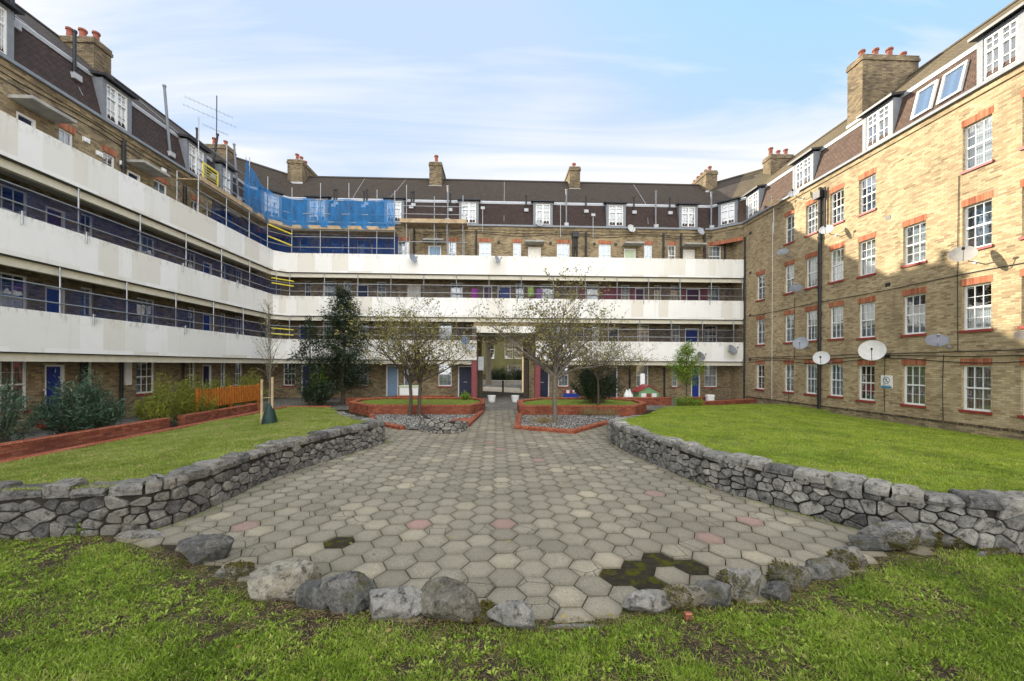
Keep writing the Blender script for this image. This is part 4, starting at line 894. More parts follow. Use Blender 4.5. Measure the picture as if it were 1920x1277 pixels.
# ------------------------------------------------------------------ boulders
def rock(name, loc, size, seed, mat, label, rot=0.0, moss=None):
    rg = random.Random(seed); bm = bmesh.new(); bmesh.ops.create_icosphere(bm, subdivisions=4, radius=1)
    pl = []
    for _ in range(15):
        nrm = Vector((rg.gauss(0, 1), rg.gauss(0, 1), rg.gauss(0, .8))).normalized(); pl.append((nrm, rg.uniform(.55, .85)))
    pl.append((Vector((rg.uniform(-.25, .25), rg.uniform(-.25, .1), 1)).normalized(), rg.uniform(.6, .75)))
    M_ = Matrix.Rotation(rot, 4, 'Z')
    for v in bm.verts:
        for nrm, d in pl:
            k = v.co.dot(nrm) - d
            if k > 0: v.co -= nrm * k
        p = v.co.copy(); v.co += p.normalized() * (.03 * mnoise.noise(p * 1.7 + Vector((seed, 0, 0))) + .035 * mnoise.noise(p * 5 + Vector((0, seed, 0))) + .018 * mnoise.noise(p * 12))
        q = M_ @ Vector((v.co.x * size[0] * .72, v.co.y * size[1] * .72, v.co.z * size[2] * .72)); v.co = q + Vector((0, 0, size[2] * .38))
    lo_ = [min(v.co[i] for v in bm.verts) for i in range(3)]; hi_ = [max(v.co[i] for v in bm.verts) for i in range(3)]
    for v in bm.verts: v.co = Vector([((v.co[i] - lo_[i]) / (hi_[i] - lo_[i]) - .5) * size[i] for i in range(2)] + [((v.co.z - lo_[2]) / (hi_[2] - lo_[2])) * size[2] * 1.2 - size[2] * .2])
    me = bpy.data.meshes.new(name); bm.to_mesh(me); bm.free(); me.materials.append(mat); me.attributes.new('tint', 'FLOAT', 'FACE').data.foreach_set('value', [rg.random()] * len(me.polygons))
    o = link(name, me); o.location = loc; ORG[o.name] = Vector(loc); tag(o, label, 'boulder', 'boulders edging the paving')
    if moss:
        mv = [v.co.copy() for v in me.vertices if (v.co - Vector(moss)).length < size[0] * .33 and v.co.z > .02]
        if mv:
            mv = np.array([tuple(v) for v in mv]); idx = rng.integers(0, len(mv), 1400); pp = mv[idx] + rng.normal(0, .010, (1400, 3)) + np.array(loc)
            Vv, Ff = kites(pp, rng.normal(size=(1400, 3)) + np.array([0, -.3, .7]), rng.uniform(.012, .03, 1400), rng.uniform(.006, .012, 1400)); np_mesh('moss', Vv, Ff, m_moss, o, rng.random(1400))
    return o
BO = [  # centre px, base px y, width px, height px, depth factor, material, label, moss
 (186, 1003, 112, 46, .9, 0, 'low grey boulder leaning on the dark stone wall where the near lawn begins', None),
 (255, 1012, 70, 20, .9, 0, 'flat half buried slab between the dark wall and the first upright boulder', None),
 (370, 1060, 92, 62, .9, 0, 'upright blue grey boulder with a gouged face, alone at the left end of the arc', None),
 (432, 1086, 66, 30, .9, 0, 'low mossy stump of rock just left of the big brown boulder', (.05, -.05, .08)),
 (514, 1132, 112, 76, .9, 1, 'big brown faceted boulder with a pale top', None),
 (580, 1148, 64, 62, .9, 0, 'narrow dark boulder wedged between the brown one and the round topped one', None),
 (646, 1154, 95, 84, .8, 0, 'tall round topped grey boulder', None),
 (736, 1166, 108, 68, .8, 0, 'undercut grey boulder with a green mossy streak on its face', None),
 (837, 1177, 112, 88, .8, 1, 'largest square boulder with a cracked pale top', None),
 (912, 1172, 66, 46, .8, 0, 'low boulder smothered in yellow green moss', (.0, -.09, .09)),
 (958, 1188, 84, 64, .7, 0, 'grey block with a sheer end, last of the close packed row', None),
 (1075, 1184, 110, 16, .7, 0, 'sunken flat stone in the gap of the arc', None),
 (1222, 1156, 86, 44, .8, 0, 'grey boulder next to the orange topped one', None),
 (1292, 1152, 80, 48, .8, 1, 'pale boulder stained orange on its slanting top', (-.1, -.06, .1)),
 (1344, 1145, 60, 58, .8, 0, 'leaning grey slab standing on edge by the orange stained boulder', None),
 (1400, 1134, 88, 64, .8, 0, 'smooth dome shaped grey boulder', (-.13, -.03, .1)),
 (1468, 1134, 60, 40, .8, 0, 'small pale boulder in front of the mossy pair', None),
 (1500, 1112, 92, 54, .8, 0, 'humped boulder with dark moss on its back', (-.1, -.06, .16)),
 (1560, 1090, 84, 42, .8, 0, 'wide low boulder behind the humped one', None),
 (1603, 1070, 66, 46, .9, 0, 'pointed grey boulder with a mossy foot', (-.1, -.08, .07)),
 (1642, 1036, 58, 32, .9, 0, 'flat topped boulder at the paving corner by the pale wall', None),
 (1698, 1038, 92, 60, .9, 0, 'large angular boulder where the arc meets the pale wall', (.0, -.1, .06)),
 (1763, 1030, 56, 42, .9, 0, 'upright boulder touching the pale wall', (.05, -.05, .08)),
 (1806, 1034, 58, 34, .9, 0, 'low mossy boulder at the foot of the pale wall', (.0, -.07, .06)),
 (1880, 1052, 90, 22, .8, 0, 'half buried boulder under the pale wall near the lawn edge', (.0, -.05, .05))]
for i, (cx, by, w, h, df, mt, lab, ms) in enumerate(BO):
    x, y = G(cx, by); k = y / FPX * 1.0; rock('boulder', (x, y + min(w, h * 1.5) * k * df * .36, -.01), (w * k * 1.17, min(w, h * 1.5) * k * df * .80, h * k * (.74 if i < 12 else .88)), 31 + i * 7, m_bould_t if mt else m_bould, lab, random.uniform(-.3, .3), ms)
x, y = G(1290, 1168); b = MB(); b.box(x - .035, x + .035, y - .02, y + .03, .03, .09); tag(b.build('brick_fragment', m_red, bevel=.008), 'broken piece of red brick below the orange stained boulder', 'brick')

# ------------------------------------------------------------------ red brick garden walls, planters, kerbs
def brick_wall(name, path, h, label, cat='brick wall', w=.24, zb=-.05, cap=True, closed=False, grp=None):
    c = path[len(path) // 2]; t = thing(name, (c[0], c[1], 0), label, cat, grp, 'thing')
    a = MB(); hh = h - (.075 if cap else 0); a.sweep(path, [(-w / 2, zb), (-w / 2, hh), (w / 2, hh), (w / 2, zb)], closed=closed); a.build('brickwork', m_red, t)
    if cap: k = MB(); k.sweep(path, [(-w / 2 - .012, hh + .001), (-w / 2 - .014, h - .02), (-w / 2 + .015, h), (w / 2 - .015, h), (w / 2 + .014, h - .02), (w / 2 + .012, hh + .001)], closed=closed); k.build('brick_coping', m_redcap, t)
    return t
brick_wall('low_brick_wall', [(-11, 5.5), (-11, 14.0)], .44, 'long low red brick wall in front of the oleander and blue door')
brick_wall('low_brick_wall', [(-11, 14.65), (-11, 18.95), (-11.5, 19.3)], .44, 'low red brick wall below the orange picket fence')
brick_wall('brick_kerb', [(KX, 5.0), (KX, 20.3), (-8.1, 20.3)], .2, 'thin red brick kerb bordering the lawn beside the long low wall', 'kerb', w=.2)
PLA = [(-5.55, 18.15), (-1.25, 18.15), (-.72, 19.3), (-.72, 21.2), (-1.3, 22.3), (-6.1, 22.3), (-7.0, 21.3), (-6.9, 19.7)]
PRA = [(1.12, 18.0), (6.05, 18.0), (7.15, 19.6), (7.2, 21.2), (6.2, 22.3), (2.4, 22.3), (1.15, 20.6)]
brick_wall('brick_planter', PLA, .48, 'raised red brick planter of bare turf behind the two stemmed tree', 'planter', closed=True)
brick_wall('brick_planter', PRA, .48, 'raised red brick planter holding the dark evergreen bush', 'planter', closed=True)
for poly, z in ((PLA, .38), (PRA, .38)): b = MB(); b.add([(x, y, z) for x, y in poly], [tuple(range(len(poly)))]); struct(b.build('soil', m_lawnbase))
GLB = [(-.72, 18.9), (-1.1, 14.75), (-1.55, 14.1)]; GLB2 = [(-3.2, 14.1), (-4.75, 15.7), (-5.4, 17.9)]
GRB = [(1.0, 18.0), (.72, 14.3), (2.5, 13.35), (4.2, 15.5)]
brick_wall('brick_edging', GLB, .14, 'slanting red brick edging between the gravel and the path mouth', 'edging', w=.2)
brick_wall('brick_edging', GLB2, .14, 'red brick edging of the gravel under the two stemmed tree, running to the dark wall', 'edging', w=.2)
brick_wall('brick_edging', GRB, .14, 'pointed red brick edging around the gravel of the single stemmed tree', 'edging', w=.2)
for poly, n in (([(-.8, 18.9), (-1.2, 14.75), (-1.6, 14.1), (-3.2, 14.1), (-4.75, 15.7), (-5.4, 17.9), (-5.4, 18.1), (-1.3, 18.1)], 0), ([(1.0, 18.0), (.74, 14.3), (2.5, 13.4), (4.2, 15.5), (5.5, 17.9)], 1)):
    b = MB(); b.add([(x, y, .045) for x, y in poly], [tuple(range(len(poly)))]); struct(b.build('gravel_base', m_gravel))
    from mathutils.geometry import tessellate_polygon
    xs = np.array([p[0] for p in poly]); ys = np.array([p[1] for p in poly])
    def inpoly(px, py):
        c = np.zeros(len(px), bool); j = len(xs) - 1
        for i in range(len(xs)):
            k = ((ys[i] > py) != (ys[j] > py)) & (px < (xs[j] - xs[i]) * (py - ys[i]) / (ys[j] - ys[i] + 1e-12) + xs[i]); c ^= k; j = i
        return c
    N = 9000; q = np.stack([rng.uniform(xs.min(), xs.max(), N), rng.uniform(ys.min(), ys.max(), N)], 1); q = q[inpoly(q[:, 0], q[:, 1])]; N = len(q)
    # pebbles: jittered octahedra
    o8 = np.array([(1, 0, 0), (0, 1, 0), (-1, 0, 0), (0, -1, 0), (0, 0, 1), (0, 0, -1)], float); r = rng.uniform(.018, .045, (N, 1, 3)) * np.array([1, 1, .65]); ang = rng.uniform(0, 6.3, N)
    pv = o8[None] * r; ca, sa = np.cos(ang)[:, None], np.sin(ang)[:, None]; pv = np.stack([pv[:, :, 0] * ca - pv[:, :, 1] * sa, pv[:, :, 0] * sa + pv[:, :, 1] * ca, pv[:, :, 2]], 2)
    pv += np.concatenate([q, np.full((N, 1), .055)], 1)[:, None]; tri = np.array([(0, 1, 4), (1, 2, 4), (2, 3, 4), (3, 0, 4), (1, 0, 5), (2, 1, 5), (3, 2, 5), (0, 3, 5)])
    F = (tri[None] + (np.arange(N) * 6)[:, None, None]).reshape(-1, 3)
    t_ = NT('pebbles'); t_.bsdf(t_.ramp(t_.att(), (0, (.03, .03, .03)), (.5, (.14, .135, .12)), (1, (.48, .46, .42))), .9)
    g = np_mesh('gravel', pv.reshape(-1, 3), F, t_.m, tint=np.repeat(rng.random(N), 8)); g['kind'] = 'stuff'
# bare terracotta slab area in the left gravel bed
b = MB(); b.add([(-.95, 17.0, .075), (-1.25, 14.9, .075), (-1.9, 15.2, .075), (-1.75, 16.6, .075)], [(0, 1, 2, 3)]); struct(b.build('brick_paving', m_redcap))
# low walls in front of the back wing
brick_wall('low_brick_wall', [(-8.2, 22.6), (-6.3, 22.6)], .42, 'short red brick wall beside the leafy bush and the raised planter')
brick_wall('low_brick_wall', [(-6.0, 24.3), (-2.9, 24.3), (-2.7, 24.9)], .42, 'red brick wall in front of the pale blue door')
brick_wall('low_brick_wall', [(6.6, 22.9), (9.9, 22.9)], .46, 'red brick wall in front of the green playhouse')
brick_wall('low_brick_wall', [(11.0, 23.2), (13.2, 24.6)], .42, 'red brick wall beside the bright green young tree')
brick_wall('low_brick_wall', [(9.8, 21.7), (12.2, 22.6), (15.6, 24.2)], .3, 'sloping red brick edging wall at the far rim of the sunny lawn')
# ------------------------------------------------------------------ trees and shrubs
def skeleton(base, h, spread, r0, seed, fork=.3, n1=7, levels=3, up=.5, droop=0., stems=1, wig=.18):
    """returns tubes [(points, radii)] and twig points [(pos, dir)]"""
    rg = random.Random(seed); tubes = []; tw = []
    def grow(p, d, L, r, lv):
        n = 6 if lv < 2 else 4; pts = [p.copy()]; rs = [r]
        for i in range(n):
            d = (d + Vector((rg.gauss(0, wig), rg.gauss(0, wig), rg.gauss(0, wig * .6) + (.06 * up - droop * (lv > 0)) )) ).normalized(); p = p + d * (L / n); pts.append(p.copy()); rs.append(max(.004, r * (1 - .72 * (i + 1) / n)))
            if lv >= 1: tw.append((p.copy(), d.copy(), lv))
            if lv < levels and (lv > 0 or i >= n * fork):
                for _ in range(rg.choice((1, 2)) if lv < levels - 1 else rg.choice((1, 1, 2))):
                    a = rg.uniform(0, 6.283); out = Vector((math.cos(a), math.sin(a), rg.uniform(-.1, .55) + up * .3)).normalized()
                    grow(p, (d * .45 + out).normalized(), L * rg.uniform(.42, .66), rs[-1] * .62, lv + 1)
        tubes.append((pts, rs))
    for k in range(stems):
        trunk_h = h * fork; a0 = rg.uniform(0, 6.28)
        p0 = base + Vector((-.42 * k, .15 * k, 0)); d = Vector((rg.gauss(0, .05), rg.gauss(0, .05), 1)).normalized()
        top = p0 + d * trunk_h; mid = p0.lerp(top, .5) + Vector((rg.gauss(0, .03), rg.gauss(0, .03), 0))
        tubes.append(([p0 - Vector((0, 0, .05)), p0 + Vector((0, 0, .12)), mid, top], [r0 * 1.35, r0, r0 * .88, r0 * .8]))
        for i in range(n1):
            a = a0 + i * 2.4 + rg.uniform(-.4, .4); el = rg.uniform(.35, 1.35)
            dd = Vector((math.cos(a) * math.cos(el), math.sin(a) * math.cos(el), math.sin(el)))
            hor = math.cos(el); L = ((h * (1 - fork)) * math.sin(el) * .85 + spread * .5 * hor * .9) * .80
            grow(top - d * rg.uniform(0, trunk_h * .12), dd, L, r0 * rg.uniform(.4, .62), 1)
    return tubes, tw
def tree(name, label, base, h, spread, r0, seed, leaf, nleaf, ll, lw, bark=None, cat='tree', crown='crown', trunk='trunk', clump=.12, lv=1, grp=None, share=1.0, **kw):
    base = Vector(base); t = thing(name, base, label, cat, grp, 'thing'); tubes, tw = skeleton(base, h, spread, r0, seed, **kw)
    b = MB()
    for pts, rs in tubes: b.tube(pts, rs, 6 if rs[0] > .03 else 4, caps=False)
    b.build(trunk, bark or m_bark, t, smooth=True, uv=False)
    tw = [q for q in tw if q[2] >= lv]
    if nleaf:
        sub = rng.choice(len(tw), max(8, int(len(tw) * share)), replace=False); idx = sub[rng.integers(0, len(sub), nleaf)]; pp = np.array([tuple(tw[i][0]) for i in idx]); dd = np.array([tuple(tw[i][1]) for i in idx])
        pp = pp + rng.normal(0, clump, pp.shape); dd = dd * .5 + rng.normal(0, .8, dd.shape) + np.array([0, 0, -.15])
        V, F = kites(pp, dd, rng.uniform(.6, 1.3, nleaf) * ll, rng.uniform(.7, 1.2, nleaf) * lw); cl = rng.random(len(tw))[idx]
        np_mesh(crown, V, F, leaf, t, np.clip(.55 * cl + .45 * rng.random(nleaf), 0, 1))
    return t
def shrub(name, label, base, sx, sy, h, n, ll, lw, mat, seed, cat='shrub', stems=26, tuft=9, upw=.9, grp=None, low=.1):
    """leaf sprays on stems rising through an uneven mound"""
    rg = np.random.default_rng(seed); base = Vector(base); t = thing(name, base, label, cat, grp, 'thing'); b = MB(); pos = []; dirs = []; tn = []
    for k in range(stems):
        a = rg.uniform(0, 6.28); rr = math.sqrt(rg.random()); e = np.array([math.cos(a) * sx * rr, math.sin(a) * sy * rr, h * (1 - .55 * rr ** 2) * rg.uniform(.7, 1.08)])
        s0 = np.array([e[0] * .35, e[1] * .35, 0]); md = (s0 + e) / 2 + np.array([e[0] * .12, e[1] * .12, h * .06])
        b.tube([tuple(np.array(base) + s0), tuple(np.array(base) + md), tuple(np.array(base) + e)], [.014, .01, .005], 4, caps=False)
        m_ = n // stems; f = rg.uniform(low, 1.04, m_) ** .7; c = (1 - f)[:, None] ** 2 * s0 + 2 * ((1 - f) * f)[:, None] * md + (f ** 2)[:, None] * e
        pos.append(np.array(base) + c + rg.normal(0, .05 + .03 * sx, c.shape)); dv = rg.normal(0, .75, c.shape) + np.array([e[0] * .5, e[1] * .5, upw * .7]); dirs.append(dv); tn.append(np.clip(.45 * rg.random() + .55 * rg.random(m_), 0, 1))
    b.build('stems', m_bark, t, uv=False); pp = np.concatenate(pos); dd = np.concatenate(dirs); n = len(pp)
    pp[:, 2] = np.maximum(pp[:, 2], base.z + .03)
    V, F = kites(pp, dd, rng.uniform(.6, 1.25, n) * ll, rng.uniform(.7, 1.2, n) * lw); np_mesh('foliage', V, F, mat, t, np.concatenate(tn)); return t
def leader_tree(name, label, base, h, spread, r0, seed, leaf, nb, per, ll, lw, bark=None, low=.15, rise=.3, prof=.75, lean=0, cat='tree', clump=.09):
    """one straight leader with many side branches, leaves along their outer parts"""
    rg = np.random.default_rng(seed); base = Vector(base); t = thing(name, base, label, cat, None, 'thing'); b = MB(); B = np.array(base)
    top = B + np.array([lean, 0, h]); b.tube([tuple(B - [0, 0, .05]), tuple(B * .5 + top * .5 + [.04, .03, 0]), tuple(top)], [r0 * 1.2, r0 * .6, .006], 7, caps=False); pos, dr, tn = [], [], []
    for k in range(nb):
        f = low + (1 - low) * (k + rg.random()) / nb; a = k * 2.4 + rg.normal(0, .4); L = spread * .5 * max(.08, (1 - (f - low) / (1.02 - low)) ** prof) * rg.uniform(.55, 1.15)
        p0 = B + (top - B) * f; e = p0 + np.array([math.cos(a) * L, math.sin(a) * L, L * rise * rg.uniform(.3, 1.6)]); m = (p0 + e) / 2 + np.array([0, 0, L * .12])
        b.tube([tuple(p0), tuple(m), tuple(e)], [max(.006, r0 * .3 * (1 - f)), .006, .003], 4, caps=False); n = int(per * (.35 + L / (spread * .5)))
        if n:
            s_ = rg.uniform(.2, 1.05, n)[:, None]; c = (1 - s_) ** 2 * p0 + 2 * s_ * (1 - s_) * m + s_ ** 2 * e; pos.append(c + rg.normal(0, clump, c.shape)); dr.append(rg.normal(0, .7, c.shape) + (e - p0) / max(L, .1) * .7 + np.array([0, 0, -.25])); tn.append(np.clip(.5 * rg.random() + .5 * rg.random(n), 0, 1))
    b.build('trunk', bark or m_bark, t, smooth=True, uv=False)
    if pos:
        pp = np.concatenate(pos); n = len(pp); V, F = kites(pp, np.concatenate(dr), rng.uniform(.6, 1.3, n) * ll, rng.uniform(.7, 1.2, n) * lw); np_mesh('crown', V, F, leaf, t, np.concatenate(tn))
    return t
tree('hawthorn_tree', 'sparse two stemmed tree in the gravel bed left of the path', (*G(786, 783), .05), 4.7, 4.0, .085, 8, m_haw, 4600, .10, .06, stems=2, fork=.32, n1=7, levels=3, up=.5, clump=.075, share=.34)
tree('hawthorn_tree', 'sparse single stemmed tree with arching twigs in the gravel bed right of the path', (*G(1041, 795), .05), 5.6, 3.8, .10, 21, m_haw, 4200, .10, .06, m_bark_g, fork=.33, n1=12, levels=3, up=.5, clump=.075, share=.34)
tree('hawthorn_tree', 'small thin tree growing between gravel and planter beside the evergreen bush', (*G(1121, 778), .05), 4.2, 2.6, .05, 14, m_haw, 2000, .08, .045, fork=.4, n1=9, levels=3, up=.5, clump=.075, share=.34)
leader_tree('evergreen_tree', 'tall dark evergreen tree in front of the lowest white balcony', (P(643, 684, Y=22.9).x, 22.9, 0), 6.3, 3.7, .10, 9, m_ever, 120, 125, .17, .05, low=.10, rise=.25, prof=.55, clump=.13)
leader_tree('evergreen_tree', 'lower dark evergreen beside the tall one, behind the leafy bush', (P(580, 684, Y=22.7).x, 22.7, 0), 4.7, 2.6, .06, 19, m_ever, 50, 70, .16, .05, low=.2, rise=.2, prof=.7, clump=.11)
sb = P(503, 800, Z=.33); leader_tree('sapling', 'bare staked sapling on the lawn', (sb.x, sb.y, .3), 3.75, 1.25, .028, 3, m_haw, 46, 9, .05, .025, m_bark_g, low=.36, rise=1.3, prof=.6, clump=.03)
for k, (dx, lab) in enumerate(((-.17, 'pale timber stake left of the sapling stem'), (.14, 'pale timber stake right of the sapling stem'))):
    b = MB(); b.tube([(sb.x + dx, sb.y - .05, .25), (sb.x + dx, sb.y - .05, 1.78 + .06 * k)], .035, 8); b.tube([(sb.x + dx, sb.y - .05, 1.2), (sb.x, sb.y, 1.22)], .012, 5); tag(b.build('tree_stake', m_board), lab, 'stake', 'stakes of the sapling')
b = MB(); b.lathe((sb.x + .06, sb.y - .04, .27), [(.22, 0), (.235, .12), (.17, .42), (.09, .72), (.05, .78)], 12); gb = b.build('watering_bag', simple('green_bag', (.012, .035, .028), .55, var=.3), smooth=True); tag(gb, 'dark green watering bag wrapped round the foot of the sapling', 'watering bag')
leader_tree('young_tree', 'bright green young tree at the far edge of the sunny lawn', (P(1287, 684, Y=20.9).x, 20.9, .1), 3.2, 1.9, .04, 27, m_lime, 60, 75, .10, .04, low=.30, rise=.8, prof=.5, clump=.09)
shrub('ground_plant', 'low green plants at the foot of the bright green young tree', (P(1287, 684, Y=20.6).x, 20.6, .1), .9, .45, .55, 1500, .1, .035, m_lime, 5, 'plant')
shrub('evergreen_bush', 'dark bush filling the planter behind the small thin tree', (4.95, 20.3, .36), 1.25, 1.0, 2.1, 11000, .10, .035, m_ever, 6, stems=60)
shrub('oleander_bush', 'grey green lance leaved bush by the blue door', (-12.0, 12.25, .02), .95, .85, 1.85, 6500, .17, .028, m_olea, 7, stems=80)
shrub('oleander_bush', 'loose bush under the near window at the frame edge', (-12.2, 10.25, .02), .8, .8, 1.95, 2600, .15, .03, m_olea, 8, stems=30)
for i, (yy, hh, lab) in enumerate(((14.45, 1.75, 'tall yellow green bamboo hedge clump beside the sash window'), (15.9, 1.65, 'bamboo hedge clump behind the open end of the orange fence'), (18.2, 1.65, 'bamboo hedge clump behind the middle of the orange fence'), (20.1, 1.9, 'drooping bamboo clump at the far post of the orange fence'))):
    shrub('bamboo_hedge', lab, (-11.95 if yy > 17 else -11.5, yy, .02), .55, .95, hh, 4600, .15, .022, m_bamb, 40 + i, 'hedge', stems=46, upw=.15, grp='bamboo hedge clumps', low=.08)
shrub('leafy_bush', 'leafy bush with yellow green tips left of the short brick wall', (P(592, 684, Y=21.9).x, 21.9, .02), .95, .7, 1.65, 5000, .12, .045, m_ever, 12, stems=40)
shrub('leafy_bush', 'bright green spray of leaves rising behind the dark leafy bush', (P(600, 684, Y=22.35).x, 22.35, .02), .55, .5, 1.95, 1500, .13, .045, m_lime, 13, stems=18, low=.5)
shrub('potted_plant', 'small green plant by the navy store door', (P(872, 684, Y=22.2).x, 22.0, .36), .3, .3, .45, 260, .13, .05, m_lime, 15, 'plant', stems=9)
for i, (px, py, h, lab) in enumerate(((1018, 797, .36, 'dry grass tuft at the foot of the single stemmed tree'), (1105, 782, .5, 'tall dry grass tuft against the planter of the evergreen bush'), (1140, 782, .4, 'dry grass tuft near the dark corner of the pointed gravel bed'))):
    x, y = G(px, py); t = thing('grass_tuft', (x, y, .05), lab, 'grass tuft', 'dry grass tufts'); n = 420
    pp = np.stack([rng.normal(x, .22, n), rng.normal(y, .15, n), np.full(n, .05)], 1); V, F = kites(pp, np.stack([rng.normal(0, .4, n), rng.normal(0, .4, n), np.ones(n)], 1), rng.uniform(.5, 1.2, n) * h, np.full(n, .007)); np_mesh('blades', V, F, m_dry, t, rng.random(n))
# low weeds by the dark wall
x, y = G(163, 1003); shrub('weed', 'bright leafy weed sprouting by the low boulder at the dark wall', (x, y - .06, .03), .09, .09, .17, 110, .04, .018, m_lime, 22, 'weed', stems=9)
# ------------------------------------------------------------------ picket fence
t = thing('picket_fence', (-11.25, 17.6, .1), 'orange stained picket fence between the hedge and the low brick wall', 'fence', kind='thing'); y = 15.9
while y < 19.75:
    b = MB(); z1 = 1.28 + .02 * math.sin(y * 9); b.hexa(((-11.26, y, .55), (-11.23, y, .55), (-11.23, y + .085, .55), (-11.26, y + .085, .55), (-11.26, y + .0, z1 - .05), (-11.23, y + .0, z1 - .05), (-11.23, y + .085, z1 - .05), (-11.26, y + .085, z1 - .05)))
    b.add(((-11.26, y, z1 - .05), (-11.23, y, z1 - .05), (-11.23, y + .085, z1 - .05), (-11.26, y + .085, z1 - .05), (-11.26, y + .042, z1), (-11.23, y + .042, z1)), ((0, 1, 5, 4), (2, 3, 4, 5), (1, 2, 5), (3, 0, 4)))
    m_or = bpy.data.materials.get('orange_stain') or simple('orange_stain', (.42, .135, .022), .6, var=.25); b.build('picket', m_or, t); y += .158
for z in (.72, 1.08): b = MB(); b.box(-11.30, -11.262, 15.85, 19.8, z, z + .07); b.build('fence_rail', m_or, t)
for yy in (15.85, 17.8, 19.8): b = MB(); b.box(-11.36, -11.28, yy - .04, yy + .04, .0, 1.32); b.build('fence_post', m_or, t)
# ------------------------------------------------------------------ satellite dishes
def dish(p, r, label, wallpt, aim=(-.55, -.62, .42), col=(.42, .43, .44), mesh_=False):
    p = Vector(p); a = Vector(aim).normalized(); t = thing('satellite_dish', p, label, 'satellite dish', 'satellite dishes')
    b = MB(); prof = []
    for i in range(7): rr = r * i / 6; prof.append((max(.002, rr), .22 * r * (i / 6) ** 2 - .2 * r))
    b.lathe(p, prof + [(r * 1.015, .03 * r), (r * .99, .0)] + [(max(.002, r * k / 6), .22 * r * (k / 6) ** 2 - .23 * r) for k in range(5, -1, -1)], 24, axis=a, cap0=False, cap1=False)
    b.build('dish_bowl', simple('dish_' + label[:12], col, .55, .3, .1, var=.1), t, smooth=True)
    s = a.cross(Vector((0, 0, 1))).normalized(); dn = a.cross(s).normalized(); dn = dn if dn.z < 0 else -dn
    f = p + a * r * 1.05 + dn * r * .25; b = MB(); b.tube([p + dn * r * .95 - a * r * .02, p + dn * r * .9 + a * r * .35, f], .014, 6); b.build('feed_arm', m_galv, t)
    b = MB(); b.lathe(f - a * .02, [(.035, -.07), (.045, .0), (.03, .05)], 8, axis=-a); b.build('receiver', m_black if col[0] > .3 else m_galv, t)
    w = Vector(wallpt); b = MB(); k = p - a * r * .25; b.tube([k, w.lerp(k, .5) + Vector((0, 0, -.08)), w], .02, 6); b.lathe(w, [(.07, -.01), (.07, .015)], 8, axis=(w - k)); b.build('wall_bracket', m_galv, t)
DW = [ # px, py, apparent radius px, label, colour
 (1449, 380, 12, 'rust brown mesh satellite dish on a tall mast at the eaves', (.24, .16, .08)), (1488, 362, 9, 'small grey satellite dish at the eaves beside the brown one', (.35, .36, .37)),
 (1549, 430, 11, 'pale grey satellite dish by the black drainpipe, highest of its column', (.5, .5, .49)), (1467, 472, 10, 'dark grey satellite dish left of the third floor sash', (.2, .21, .22)),
 (1492, 540, 11, 'slate grey satellite dish overlapping a second floor window', (.16, .17, .19)), (1501, 643, 12, 'grey satellite dish above the ground floor pair of windows', (.26, .28, .31)),
 (1540, 671, 13, 'round white satellite dish standing in front of the black drainpipe', (.54, .54, .53)), (1635, 657, 20, 'largest white satellite dish, above the barred ground floor window', (.56, .55, .52)),
 (1757, 638, 16, 'dark tilted satellite dish right of the no ball games sign', (.19, .2, .23)), (1805, 476, 19, 'grey see through satellite dish casting a shadow on sunlit bricks', (.33, .31, .28)), (1921, 629, 13, 'brownish satellite dish cut by the frame edge', (.2, .18, .16))]
for px, py, rp, lab, c in DW:
    p = P(px, py, X=XR - .62); dep = (p.x * math.sin(YAW) + p.y * math.cos(YAW)); r = rp * dep / FPX
    aim = (-.62, -.62, .30) if 'round' in lab or 'largest' in lab else (-.45, -.5, .62) if c[0] < .3 else (-.6, -.55, .5)
    dish(p, r, lab, (XR - .005, p.y + .15, p.z - .22), aim, c)
b = MB(); p = P(1449, 390, X=XR - .62); b.tube([(p.x + .05, p.y, p.z - 1.4), (p.x + .05, p.y, p.z)], .025, 6); tag(b.build('dish_mast', m_galv), 'thin mast carrying the rust brown dish', 'mast')
for px, py, rp, lab, c, yy, aim in ((1184, 428, 8, 'pale round satellite dish at the gutter above the green door', (.5, .5, .48), YB - .45, (.25, -.9, .3)), (1314, 433, 8, 'grey satellite dish at the gutter near the cream door', (.36, .38, .42), YB - .45, (.3, -.85, .35)), (1012, 418, 7, 'grey satellite dish below the dormer near the middle of the roof', (.35, .36, .37), YB - .4, (.2, -.9, .3)),
   (821, 416, 7, 'white satellite dish behind the boarded scaffold platform', (.6, .6, .6), YB - .4, (.2, -.9, .4)), (775, 484, 9, 'slate satellite dish on the top balcony below the sky blue door', (.22, .25, .29), 25.83 - .4, (.75, -.5, .3)), (933, 486, 8, 'slate satellite dish on the top balcony above the entrance passage', (.25, .28, .31), 25.83 - .4, (.75, -.5, .35)),
   (872, 638, 9, 'dark blue satellite dish at the passage end of the lowest balcony', (.10, .13, .18), 25.83 - .45, (.3, -.8, .5)), (884, 651, 8, 'pale grey satellite dish just below the dark blue one', (.45, .46, .47), 25.83 - .55, (.2, -.9, .2)), (1374, 655, 10, 'grey satellite dish on the lowest balcony by the corner', (.26, .29, .33), 25.83 - .4, (.35, -.75, .5)), (1315, 667, 9, 'dark satellite dish below the lowest balcony beside the green tree', (.18, .19, .21), 25.83 - .4, (.4, -.75, .5))):
    p = P(px, py, Y=yy); r = rp * (p.x * math.sin(YAW) + p.y * math.cos(YAW)) / FPX; wy = YB if yy > 26 else 25.83; dish(p, r, lab, (p.x - .1, wy - .005, p.z - .12 if wy == YB else p.z - .05), aim, c)
